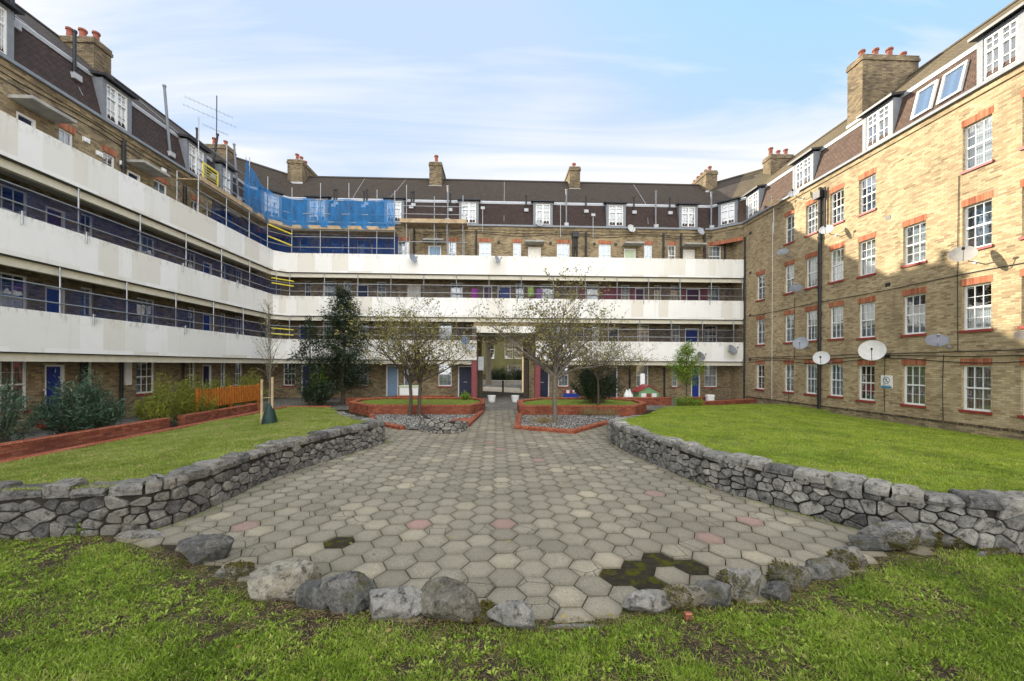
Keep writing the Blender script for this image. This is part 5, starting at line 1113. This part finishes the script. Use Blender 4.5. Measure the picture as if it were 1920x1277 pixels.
# aerials on the back wing eaves and the big one on the corner chimney
for px, y0_, y1_, lab in ((905, 435, 392, 'small panel aerial on a pole by the dormer over the passage'), (1112, 445, 405, 'small panel aerial on a pole left of the gutter dish'), (1051, 445, 383, 'bare white aerial pole at the eaves')):
    a, c = P(px, y0_, Y=YB - .15), P(px, y1_, Y=YB - .15); t = thing('aerial', a, lab, 'aerial'); b = MB(); b.tube([a, c], .022, 6); b.build('mast', m_flash, t)
    if 'panel' in lab: b = MB(); b.box(c.x - .12, c.x + .14, c.y - .05, c.y, c.z - .02, c.z + .15); b.build('antenna_panel', m_flash, t)
c = P(406, 270, Y=27.9); t = thing('roof_aerial', (c.x, c.y, 16.9), 'tall television aerial with long toothed arms on the chimney in the far corner', 'aerial'); b = MB(); b.tube([(c.x, c.y, 16.6), (c.x, c.y, 20.1)], .03, 6); b.build('mast', m_black, t)
for z, L, sh in ((19.1, 2.6, -.4), (18.55, 2.9, -.3), (17.8, 1.4, -.1)):
    b = MB(); d = Vector((.86, .45, -.22)); o = Vector((c.x, c.y, z)); b.tube([o + d * L * (-.5 + sh * .4), o + d * L * (.5 + sh * .4)], .014, 5)
    for k in range(12): q = o + d * L * (-.5 + sh * .4 + k / 11); b.tube([q - Vector((.1, -.2, 0)), q + Vector((.1, -.2, 0))], .006, 4)
    b.build('antenna_arm', m_galv, t)
# ------------------------------------------------------------------ corner scaffold and the small roof scaffold
SP_ = [(-13.75, 19.2), (-13.75, 24.9), (-12.85, 25.98), (P(741, 400, Y=26).x, 25.98)]
t = thing('corner_scaffold', (-13, 25, 9.1), 'scaffold wrapped in blue netting around the roof corner', 'scaffold'); L = plen(SP_)
ds = [0.05, 2.0, 3.9, 5.7, 7.1] + [7.1 + 1.75 * k for k in range(1, 20) if 7.1 + 1.75 * k < L - .1] + [L - .03]
for i, d in enumerate(ds):
    for off in (0, .95):
        q, tt, n = along(SP_, d, off); b = MB(); b.tube([(q.x, q.y, 8.1), (q.x, q.y, (13.5 if off == 0 else 11.0) + .3 * math.sin(d * 5))], .024, 6); b.build('scaffold_pole', m_galv, t)
for off, zz in ((0, (9.55, 10.2, 10.62, 11.15, 11.65, 12.5)), (.95, (10.62,))):
    pts = [along(SP_, d, off)[0] for d in (0, 5.68, 7.08, L - .01)]
    for z in zz: b = MB(); b.tube([(q.x, q.y, z) for q in pts], .024, 6); b.build('ledger', m_galv, t)
for a, c in zip([0, 2.8, 5.68, 7.08, 9.5, 12], [2.79, 5.67, 7.07, 9.49, 11.99, L]):
    for off in (.12, .36, .60, .84):
        p0, p1 = along(SP_, a, off)[0], along(SP_, min(c, L - .01), off)[0]; dr = (p1 - p0).normalized(); n = Vector((-dr.y, dr.x)) * .11; b = MB(); z = 10.66 + random.uniform(0, .02)
        b.hexa([(q.x, q.y, zz) for zz in (z, z + .04) for q in (p0 - n, p1 - n, p1 + n, p0 + n)]); b.build('scaffold_board', m_board, t)
p0, p1 = along(SP_, 5.7, -.03)[0], along(SP_, L - .1, -.03)[0]
b = MB(); b.sweep([tuple(along(SP_, d, -.04)[0]) for d in (0.1, 5.68, 7.08, L - .02)], [(-.02, 10.7), (-.02, 10.92), (.02, 10.92), (.02, 10.7)]); b.build('toe_board', m_board, t)
def net(name, path, d0, d1, z0, z1, mat, off=-.05, n=40, wob=.05):
    V = []; F = []; m = 9
    for i in range(n + 1):
        d = d0 + (d1 - d0) * i / n
        for j in range(m):
            f = j / (m - 1); q, tt, nn = along(path, min(d, L - .01), off + wob * math.sin(i * 1.3 + j * .7) + .04 * mnoise.noise(Vector((d * 2, f * 3, 1.5)))); zz0 = z0(d) if callable(z0) else z0; zz1 = z1(d) if callable(z1) else z1
            V.append((q.x, q.y, zz0 + (zz1 - zz0) * f))
    for i in range(n):
        for j in range(m - 1): F.append((i * m + j, (i + 1) * m + j, (i + 1) * m + j + 1, i * m + j + 1))
    np_mesh(name, np.array(V), np.array(F), mat, t, smooth=True)
net('blue_netting', SP_, 3.4, L, lambda d: 10.75 + .06 * math.sin(d * 3), lambda d: 12.55 + .06 * math.sin(d * 2.6) + max(0, (5.2 - d)) * .55, m_netb)
net('dark_netting', SP_, 2.2, L, 9.12, 10.6, m_netk, .9, wob=.03)
b = MB(); q = along(SP_, .3, -.02)[0]; q2 = along(SP_, 1.35, -.02)[0]
for z0, z1 in ((10.72, 10.80), (11.55, 11.63)): b.box(q.x - .02, q.x + .02, q.y, q2.y, z0, z1)
b.box(q.x - .02, q.x + .02, q.y, q.y + .07, 10.8, 11.55); b.box(q.x - .02, q.x + .02, q2.y - .07, q2.y, 10.8, 11.55)
for k in range(1, 6): b.box(q.x - .012, q.x + .012, q.y + .07, q2.y - .07, 10.8 + k * .125 - .012, 10.8 + k * .125 + .012)
b.build('safety_gate', m_yellow, t)
for z in (9.6, 10.3): b = MB(); a_, c_ = along(SP_, 5.6, -.1)[0], along(SP_, 9.0, -.1)[0]; b.tube([(a_.x, a_.y, z + .25), (along(SP_, 7.1, -.1)[0].x, 25.85, z)], .045, 8); b.build('padded_tube', m_yellow, t)
for z in (4.35, 4.02, 7.05, 7.35): b = MB(); b.tube([(-13.5, 24.9, z + .04), (-12.6, 25.72, z)], .035, 8); tag(b.build('padded_tube', m_yellow), {4.35: 'upper yellow padded tube across the corner of the lowest balcony', 4.02: 'lower yellow padded tube across the corner of the lowest balcony', 7.05: 'lower yellow padded tube across the corner of the middle balcony', 7.35: 'upper yellow padded tube across the corner of the middle balcony'}[z], 'padded tube', 'yellow padded tubes')
xa, xb = P(762, 400, Y=26.0).x, P(868, 400, Y=26.0).x; t = thing('roof_scaffold', ((xa + xb) / 2, 26.3, 9.1), 'open boarded scaffold without netting below the roof edge', 'scaffold')
for i, x in enumerate((xa, xa + 1.75, xb - 1.0, xb)):
    for yy in (26.0, 26.95): b = MB(); b.tube([(x, yy, 8.1), (x, yy, (13.6, 12.9, 11.3, 13.0)[i] if yy < 26.5 else 11.4)], .024, 6); b.build('scaffold_pole', m_galv, t)
for yy, zz in ((26.0, (10.0, 11.2, 11.75, 12.25)), (26.95, (11.2,))):
    for z in zz: b = MB(); b.tube([(xa - .35, yy - .04, z), (xb + .3, yy - .04, z)], .024, 6); b.build('ledger', m_galv, t)
for k in range(4): b = MB(); b.box(xa - .4, xb + .25, 26.05 + k * .23, 26.26 + k * .23, 11.24, 11.28); b.build('scaffold_board', m_board, t)
b = MB(); b.box(xa - .4, xb + .25, 25.90, 25.935, 11.2, 11.45); b.build('toe_board', m_board, t)
for k in range(5): b = MB(); x = xa + k * (xb - xa) / 4; b.tube([(x, 25.8, 11.17), (x, 27.2, 11.17)], .022, 6); b.build('transom', m_galv, t)
# ------------------------------------------------------------------ signs
def glyphs(body, size, loc, rot, mat, parent, name='lettering'):
    cu = bpy.data.curves.new(name, 'FONT'); cu.body = body; cu.size = size; cu.align_x = 'CENTER'; cu.extrude = .001; o = bpy.data.objects.new(name, cu); COL.objects.link(o)
    dg = bpy.context.evaluated_depsgraph_get(); me = bpy.data.meshes.new_from_object(o.evaluated_get(dg)); bpy.data.objects.remove(o); me.materials.clear(); me.materials.append(mat)
    ob = bpy.data.objects.new(name, me); COL.objects.link(ob); ob.rotation_euler = rot; ob.location = Vector(loc) - org(parent); ob.parent = parent; return ob
m_signb = simple('sign_blue', (.03, .20, .36), .4, var=.03); m_signk = simple('sign_black', (.02, .02, .02), .4)
ya, yb_ = sR(1674), sR(1653); za, zb = P(1663, 728, X=XR).z, P(1663, 704, X=XR).z; xs_ = XR - .03; c0 = ((ya + yb_) / 2, za + (zb - za) * .62)
t = thing('wall_sign', (xs_, c0[0], c0[1]), 'white no ball games sign with a blue foot strip on the yellow wall', 'sign')
b = MB(); b.box(XR - .03, XR - .004, ya, yb_, za, zb); b.build('sign_plate', m_white, t)
b = MB(); b.box(XR - .034, XR - .0305, ya + .01, yb_ - .01, za + .01, za + (zb - za) * .17); b.build('blue_strip', m_signb, t)
b = MB(); Rr = (yb_ - ya) * .30; N = 40
for k in range(N):
    a, a2 = 2 * math.pi * k / N, 2 * math.pi * (k + 1) / N; b.quad(*[(XR - .033, c0[0] + r_ * math.cos(q), c0[1] + r_ * math.sin(q)) for q, r_ in ((a, Rr), (a2, Rr), (a2, Rr * .86), (a, Rr * .86))])
b.quad(*[(XR - .0335, c0[0] + u, c0[1] + v) for u, v in ((Rr * .66, Rr * .58), (Rr * .58, Rr * .66), (-Rr * .66, -Rr * .58), (-Rr * .58, -Rr * .66))])
def disc(cy, cz, r): b.add([(XR - .032, cy + r * math.cos(k * .524), cz + r * math.sin(k * .524)) for k in range(12)], [tuple(range(12))])
disc(c0[0] + Rr * .05, c0[1] + Rr * .5, Rr * .14); disc(c0[0] - Rr * .45, c0[1] - Rr * .5, Rr * .13)
for pts in (((.05, .38), (-.05, -.1), .16), ((-.02, -.1), (.3, -.6), .1), ((-.05, -.1), (-.3, -.55), .1), ((.05, .3), (.38, .1), .08), ((.0, .3), (-.35, .25), .08)):
    (u0, v0), (u1, v1), w = pts; dd = Vector((u1 - u0, v1 - v0)).normalized(); nn = Vector((-dd.y, dd.x)) * w / 2
    b.quad(*[(XR - .0322, c0[0] + Rr * u, c0[1] + Rr * v) for u, v in ((u0 + nn.x, v0 + nn.y), (u1 + nn.x, v1 + nn.y), (u1 - nn.x, v1 - nn.y), (u0 - nn.x, v0 - nn.y))])
b.build('pictogram', m_signk, t)
glyphs('NO BALL GAMES', .045, (XR - .032, c0[0], za + (zb - za) * .21), (R(90), 0, R(-90)), m_signk, t)
p = P(525, 660, Y=25.8); t = thing('wall_sign', p, 'small white sign with a blue lower half on the lowest balcony corner', 'sign'); b = MB(); b.box(p.x - .28, p.x + .28, 25.80, 25.825, p.z - .02, p.z + .3); b.build('sign_plate', m_white, t); b = MB(); b.box(p.x - .28, p.x + .28, 25.797, 25.825, p.z - .26, p.z - .021); b.build('blue_strip', m_signb, t)
# ------------------------------------------------------------------ things by the passage and behind the planters
for px, lab in ((922, 'white plastic tub left of the passage path'), (966, 'white plastic tub right of the passage path')):
    p = P(px, 754, Z=.03); b = MB(); b.lathe((p.x, p.y, .03), [(.17, 0), (.19, .05), (.235, .36), (.25, .37), (.25, .40), (.22, .40), (.2, .1), (.001, .08)], 20, cap1=False); tag(b.build('plastic_tub', m_white, smooth=False), lab, 'tub', 'white tubs')
p = P(943, 740, Y=33); b = MB(); b.lathe((p.x, 33, 0), [(.07, 0), (.07, .85), (.085, .86), (.085, .95), (.05, .99)], 12); tag(b.build('bollard', m_black), 'black bollard at the far mouth of the passage', 'bollard')
xa, xb = P(749, 730, Y=24.9).x, P(787, 730, Y=24.9).x; t = thing('storage_box', ((xa + xb) / 2, 25.2, 0), 'white slatted storage box with a green lid beside the pale blue door', 'storage box'); b = MB(); b.box(xa, xb, 24.9, 25.5, .03, .88)
for k in range(9): x = xa + (xb - xa) * (k + .5) / 9; b.box(x - .05, x + .05, 24.885, 24.899, .08, .84)
b.build('box_body', m_white, t); b = MB(); b.box(xa - .04, xb + .04, 24.84, 25.55, .885, .97); b.build('lid', m_door['green'], t, bevel=.015)
# playhouse
pc = P(1212, 742, Y=24.3); t = thing('playhouse', (pc.x, 24.3, 0), 'green toy playhouse with a red roof behind the brick wall', 'playhouse'); x0, x1 = pc.x - .6, pc.x + .6; b = MB(); m_pg = simple('green_plastic', (.20, .36, .18), .4, var=.05); m_pr = simple('red_plastic', (.30, .05, .05), .4, var=.05)
b.add([(x0, 23.9, 0), (x1, 23.9, 0), (x1, 23.9, .72), (pc.x, 23.9, 1.02), (x0, 23.9, .72), (x0, 24.9, 0), (x1, 24.9, 0), (x1, 24.9, .72), (pc.x, 24.9, 1.02), (x0, 24.9, .72)], [(0, 1, 2, 3, 4), (9, 8, 7, 6, 5), (0, 5, 6, 1), (1, 6, 7, 2), (4, 9, 5, 0)]); b.build('house_body', m_pg, t)
b = MB(); n_ = [(x0 - .1, .66), (pc.x, 1.05), (x1 + .1, .66), (x1 + .1, .72), (pc.x, 1.12), (x0 - .1, .72)]; b.add([(x, 23.82, z) for x, z in n_] + [(x, 24.98, z) for x, z in n_], [(0, 1, 4, 5), (1, 2, 3, 4), (6, 11, 10, 7), (7, 10, 9, 8), (0, 6, 7, 1), (1, 7, 8, 2), (5, 4, 10, 11), (4, 3, 9, 10), (0, 5, 11, 6), (2, 8, 9, 3)]); b.build('roof', m_pr, t)
for u in (-.32, .32): b = MB(); b.box(pc.x + u - .14, pc.x + u + .14, 23.885, 23.899, .38, .62); b.build('window', m_white, t)
b = MB(); b.box(pc.x - .12, pc.x + .12, 23.885, 23.899, .05, .6); b.build('door', m_pr, t)
# street barrier
xa, xb = P(1056, 740, Y=23.4).x, P(1085, 740, Y=23.4).x; t = thing('plastic_barrier', ((xa + xb) / 2, 23.4, 0), 'blue plastic barrier with a red and white band, left of the evergreen bush', 'barrier'); m_bp = simple('blue_plastic', (.03, .06, .35), .4)
b = MB(); b.box(xa, xb, 23.38, 23.44, .1, .62); b.box(xa, xa + .05, 23.2, 23.6, .02, .1); b.box(xb - .05, xb, 23.2, 23.6, .02, .1); b.build('barrier_panel', m_bp, t)
for k in range(5): b = MB(); w = (xb - xa) / 5; b.box(xa + k * w, xa + (k + 1) * w - .002, 23.36, 23.379, .64, .82); b.build('band', m_white if k % 2 else m_pr, t)
b = MB(); b.box(xa, xb, 23.38, 23.44, .621, .82); b.build('top_rail', m_bp, t)
b = MB(); p = P(1205, 735, Y=24.9); b.hexa(((p.x - .14, 24.9, .03), (p.x + .14, 24.9, .03), (p.x + .14, 24.96, .03), (p.x - .14, 24.96, .03), (p.x + .0, 25.3, 1.75), (p.x + .28, 25.3, 1.75), (p.x + .28, 25.36, 1.75), (p.x + .0, 25.36, 1.75))); tag(b.build('leaning_board', m_white, bevel=.01), 'white board leaning upright behind the playhouse', 'board')
b = MB(); p = P(1178, 745, Y=24.2)
for k in range(4): b.lathe((p.x + .12 * math.cos(k * 1.7), 24.2 + .1 * math.sin(k * 1.7), .03), [(.16, 0), (.2, .25), (.15, .5), (.04, .62 + .05 * k), (.05, .68 + .05 * k)], 9)
tag(b.build('plastic_bag', m_white, smooth=True), 'knotted white bag of rubbish left of the playhouse', 'bag')
b = MB(); a = P(652, 738, Z=.1); b.tube([(a.x, 24.4, .05), (a.x + .28, 24.6, .95)], .02, 6); tag(b.build('white_pole', m_white), 'thin white pole leaning behind the short brick wall', 'pole')
b = MB(); b.lathe((pc.x + 3.9, 24.0, .02), [(.1, 0), (.15, .2), (.16, .22), (.14, .22), (.1, .04)], 12, cap1=False); tag(b.build('toy_bucket', m_yellow), 'yellow toy bucket by the sash window at the corner', 'bucket')
b = MB(); p = P(1332, 738, Y=23.6); b.box(p.x - .22, p.x + .22, 23.5, 23.8, .42, .56); b.box(p.x - .2, p.x + .2, 23.52, 23.78, .03, .419); tag(b.build('plastic_crate', m_white, bevel=.02), 'small white crate near the corner brick wall', 'crate')
# pots below the hedge
for i, (yy, lab, mm) in enumerate(((16.3, 'white flower pot under the bamboo hedge', m_white), (16.9, 'blue grey flower pot beside the white one', m_lead))): b = MB(); b.lathe((-11.4, yy, .03), [(.12, 0), (.17, .3), (.18, .3), (.18, .33), (.14, .33), (.12, .1)], 12, cap1=False); tag(b.build('flower_pot', mm), lab, 'flower pot')
p = P(900, 640, Y=25.5)
# washing and toys on the middle gallery
for px, py, c, lab in ((890, 548, (.42, .06, .40), 'magenta toy hanging on the middle balcony rail'), (1012, 548, (.30, .14, .42), 'violet cloth hanging on the middle balcony rail'), (995, 545, (.32, .45, .12), 'lime cloth hanging on the middle balcony rail')):
    p = P(px, py, Y=26.1); b = MB(); V = []
    n_ = 6
    for i in range(n_ + 1):
        u = -.18 + .36 * i / n_; V.append((p.x + u, 26.1 + .02 * math.sin(i * 2.1), p.z + .22)); 
    for i in range(n_ + 1):
        u = -.2 + .4 * i / n_; V.append((p.x + u, 26.12 + .03 * math.sin(i * 2.1), p.z - .35 - .05 * math.sin(i)))
    b.add(V + [(x, y + .012, z) for x, y, z in V], [(i, i + 1, i + n_ + 2, i + n_ + 1) for i in range(n_)] + [(2 * n_ + 2 + i, 3 * n_ + 3 + i, 3 * n_ + 4 + i, 2 * n_ + 3 + i) for i in range(n_)]); tag(b.build('hung_cloth', simple('cloth_%d' % px, c, .8)), lab, 'cloth')
# ------------------------------------------------------------------ the court beyond the passage
blkF = thing('far_block', (2, 58, 0), 'olive plastered block seen through the entrance passage', 'building', kind='thing'); fr = Fr((0, 54), (1, 0), (0, -1)); HF = [(-1.35, -.35, 3.1, 5.5), (1.0, 2.1, 3.1, 5.5), (2.3, 3.4, 3.1, 5.5), (3.6, 4.7, 3.1, 5.5), (-5, -3.4, 3.1, 5.2), (1.4, 3.6, .9, 2.3), (8, 10, 3.1, 5.2)]
m_ol = simple('olive_render', (.15, .145, .06), .9, var=.2, scale=1); wall(blkF, fr, -16, 20, -.2, 12, HF, m_ol)
for h in HF: window(blkF, fr, *h, cols=2, rows=3, curtain=2 if h[0] > 0 else 0, lintel=False, sill=False)
b = MB(); b.box(-16, 20, 54.3, 62, -.2, 12); b.build('block_body', m_ol, blkF)
shrub('hedge', 'dark hedge in the street beyond the passage', (1.6, 51, 0), 4.2, .8, 2.0, 9000, .16, .06, m_ever, 61, 'hedge', stems=80)
tree('street_tree', 'stout tree trunk beyond the passage', (-.95, 46.5, 0), 9, 5, .38, 77, m_haw, 1500, .1, .05, m_bark_g, fork=.5, n1=7, levels=2)
b = MB(); b.box(-14, 16, 47.6, 48, -.1, .45); tag(b.build('kerb_wall', m_conc, bevel=.03), 'pale low wall across the street beyond the passage', 'wall', kind='thing')
# ------------------------------------------------------------------ grass
def grass(name, pts, L0, L1, w0, w1, mat, lean=.55, seed=1, tilt=None, patch=2.0):
    n = len(pts); rg = np.random.default_rng(seed); d = np.stack([rg.normal(0, lean, n), rg.normal(0, lean, n), np.ones(n)], 1)
    V, F = kites(pts, d, rg.uniform(L0, L1, n), rg.uniform(w0, w1, n), .4, .4)
    nz_ = np.array([mnoise.noise(Vector((p[0] * patch, p[1] * patch, 3))) for p in pts[::1]]) if n < 400000 else np.zeros(n)
    nz3 = np.array([mnoise.noise(Vector((p[0] * patch * 4.3, p[1] * patch * 4.3, 8))) for p in pts])
    o = np_mesh(name, V, F, mat, tint=np.clip(.42 + .42 * nz_ + .34 * nz3 + rg.normal(0, .19, n), 0, 1)); o['kind'] = 'stuff'; return o
# near lawn: blades, thinner on worn patches and near the stones
N = 360000; r_ = np.random.default_rng(3); x = r_.uniform(-7.8, 8.2, N); ya_ = yarc(x); y = ya_ + .05 - (ya_ - 2.3) * r_.random(N) ** 1.0; ok = (np.abs(x - .0366 * y) < y * 1.33 + .35)
x, y, ya_ = x[ok], y[ok], ya_[ok]
pn = np.array([mnoise.noise(Vector((a * 1.5, b * 1.5, 0))) + .55 * mnoise.noise(Vector((a * 5.1, b * 5.1, 7))) + .3 * mnoise.noise(Vector((a * 13, b * 13, 4))) for a, b in zip(x, y)])
edge = np.clip((ya_ - y) / .45, 0, 1); keep = r_.random(len(x)) < np.clip(.52 + 1.25 * pn, .03, 1) * (.06 + .94 * edge); x, y = x[keep], y[keep]
k = len(x); grass('grass', np.stack([x, y, near_z(x, y)], 1),   .022, .065, .004, .0080, m_grass, .8, 5, patch=1.6)
# broad leaved weeds in rosettes
N = 9000; x = r_.uniform(-7, 7.6, N); ya_ = yarc(x); y = ya_ - .12 - (ya_ - 2.3) * r_.random(N); ok = (np.abs(x - .0366 * y) < y * 1.33 + .35); x, y = x[ok], y[ok]
pn = np.array([mnoise.noise(Vector((a * 1.1 + 9, b * 1.1, 0))) for a, b in zip(x, y)]); ok = r_.random(len(x)) < np.clip(.45 + 1.3 * pn, 0.04, 1); x, y = x[ok], y[ok]; m = 9
sz = np.repeat(r_.uniform(.5, 1.35, len(x)), m); xs = np.repeat(x, m); ys = np.repeat(y, m); a = r_.uniform(0, 6.28, len(xs)); pts = np.stack([xs + np.cos(a) * .006, ys + np.sin(a) * .006, near_z(xs, ys) + .004], 1)
V, F = kites(pts, np.stack([np.cos(a), np.sin(a), r_.uniform(.25, 1.1, len(xs))], 1), r_.uniform(.016, .042, len(xs)) * sz, r_.uniform(.008, .016, len(xs)) * sz, .5, .55); o = np_mesh('weeds', V, F, m_grass, tint=np.clip(np.repeat(r_.uniform(.3, .85, len(x)), m) + r_.normal(0, .06, len(xs)), 0, 1)); o['kind'] = 'stuff'
# dead straw between the blades
N = 42000; x = r_.uniform(-7, 7.6, N); ya_ = yarc(x); y = ya_ + .1 - (ya_ - 2.3) * r_.random(N) ** 1.2; a = r_.uniform(0, 6.28, N); V, F = kites(np.stack([x, y, near_z(x, y) + .006], 1), np.stack([np.cos(a), np.sin(a), r_.uniform(0, .35, N)], 1), r_.uniform(.02, .07, N), r_.uniform(.0025, .005, N)); o = np_mesh('dead_grass', V, F, m_dry, tint=r_.random(N) * .7); o['kind'] = 'stuff'
def lawn_grass(GV, N, mat, seed, L0, L1, w0, w1):
    r_ = np.random.default_rng(seed); n, m, _ = GV.shape; c = (GV[:-1, :-1] + GV[1:, 1:]) / 2; e1 = GV[1:, :-1] - GV[:-1, :-1]; e2 = GV[:-1, 1:] - GV[:-1, :-1]; ar = np.abs(np.cross(e1, e2)[..., 2]); dist = np.maximum(np.linalg.norm(c[..., :2], axis=2), 4); w = (ar / dist ** 1.0 * (c[..., 1] > 4.2)).ravel(); w /= w.sum()
    id_ = r_.choice(len(w), N, p=w); i, j = id_ // (m - 1), id_ % (m - 1); u, v = r_.random((N, 1)), r_.random((N, 1))
    pts = GV[i, j] * (1 - u) * (1 - v) + GV[i + 1, j] * u * (1 - v) + GV[i, j + 1] * (1 - u) * v + GV[i + 1, j + 1] * u * v
    th = np.array([mnoise.noise(Vector((p[0] * 1.3, p[1] * 1.3, 2))) + .6 * mnoise.noise(Vector((p[0] * 4, p[1] * 4, 6))) for p in pts]); pts = pts[r_.random(N) < np.clip(.75 + .9 * th, .12, 1)]
    grass('grass', pts, L0, L1, w0, w1, mat, .7, seed, patch=.9)
lawn_grass(GLV, 170000, m_grass_l, 8, .025, .06, .005, .010)
lawn_grass(GRV, 210000, m_grass_y, 9, .025, .06, .005, .011)
# moss and grass sprouting along the foot of both stone walls
for path, sg in ((WLP, 1), (WRP, -1)):
    pts = []
    for p in path:
        if p.y > 12.6: continue
        k = int(26 * max(0, .15 + 1.2 * mnoise.noise(Vector((p.x * .9, p.y * .9, 5)))))
        for _ in range(k): pts.append((p.x + sg * random.uniform(.05, .16), p.y + random.uniform(-.06, .06), .0))
    if pts: grass('grass', np.array(pts), .02, .06, .005, .01, m_grass_y, .6, 17)
# fallen leaves and litter on the lawns
def leaves(n, xr, yr, zf, mat, seed, L=.05):
    r_ = np.random.default_rng(seed); x = r_.uniform(*xr, n); y = r_.uniform(*yr, n); a = r_.uniform(0, 6.28, n); V, F = kites(np.stack([x, y, np.array([zf(u, v) for u, v in zip(x, y)]) + .035], 1), np.stack([np.cos(a), np.sin(a), r_.uniform(-.1, .3, n)], 1), r_.uniform(.6, 1.3, n) * L, r_.uniform(.5, .8, n) * L); o = np_mesh('fallen_leaves', V, F, mat, tint=r_.random(n)); o['kind'] = 'stuff'
leaves(60, (-5, 6), (2.6, 3.6), lambda a, b: .03, m_haw, 4, .05)
def on_grid(GV):
    c = GV[::3, ::2].reshape(-1, 3)
    return lambda a, b: c[np.argmin((c[:, 0] - a) ** 2 + (c[:, 1] - b) ** 2), 2]
leaves(150, (-9.5, -4.6), (6.2, 15), on_grid(GLV), m_dry, 14, .06); leaves(120, (5.5, 14), (6.5, 17), on_grid(GRV), m_haw, 15, .06); leaves(70, (-4, 4), (4.6, 14), lambda a, b: -.015, m_haw, 16, .045)
for px, py, lab in ((120, 1078, 'rusty brown fern scrap on the near lawn at far left'), (1860, 1152, 'rusty brown fern scrap on the near lawn at far right')):
    x, y = G(px, py, .04); n = 160; V, F = kites(np.stack([rng.normal(x, .05, n), rng.normal(y, .03, n), np.full(n, .06)], 1), rng.normal(size=(n, 3)) * np.array([1, 1, .4]), np.full(n, .04), np.full(n, .008)); o = np_mesh('dead_fern', V, F, leaf_mat('rust', ((0, (.2, .06, .02)), (1, (.34, .12, .04))))if 'rust' not in bpy.data.materials else bpy.data.materials['rust'], tint=rng.random(n)); tag(o, lab, 'dead fern', kind='thing')
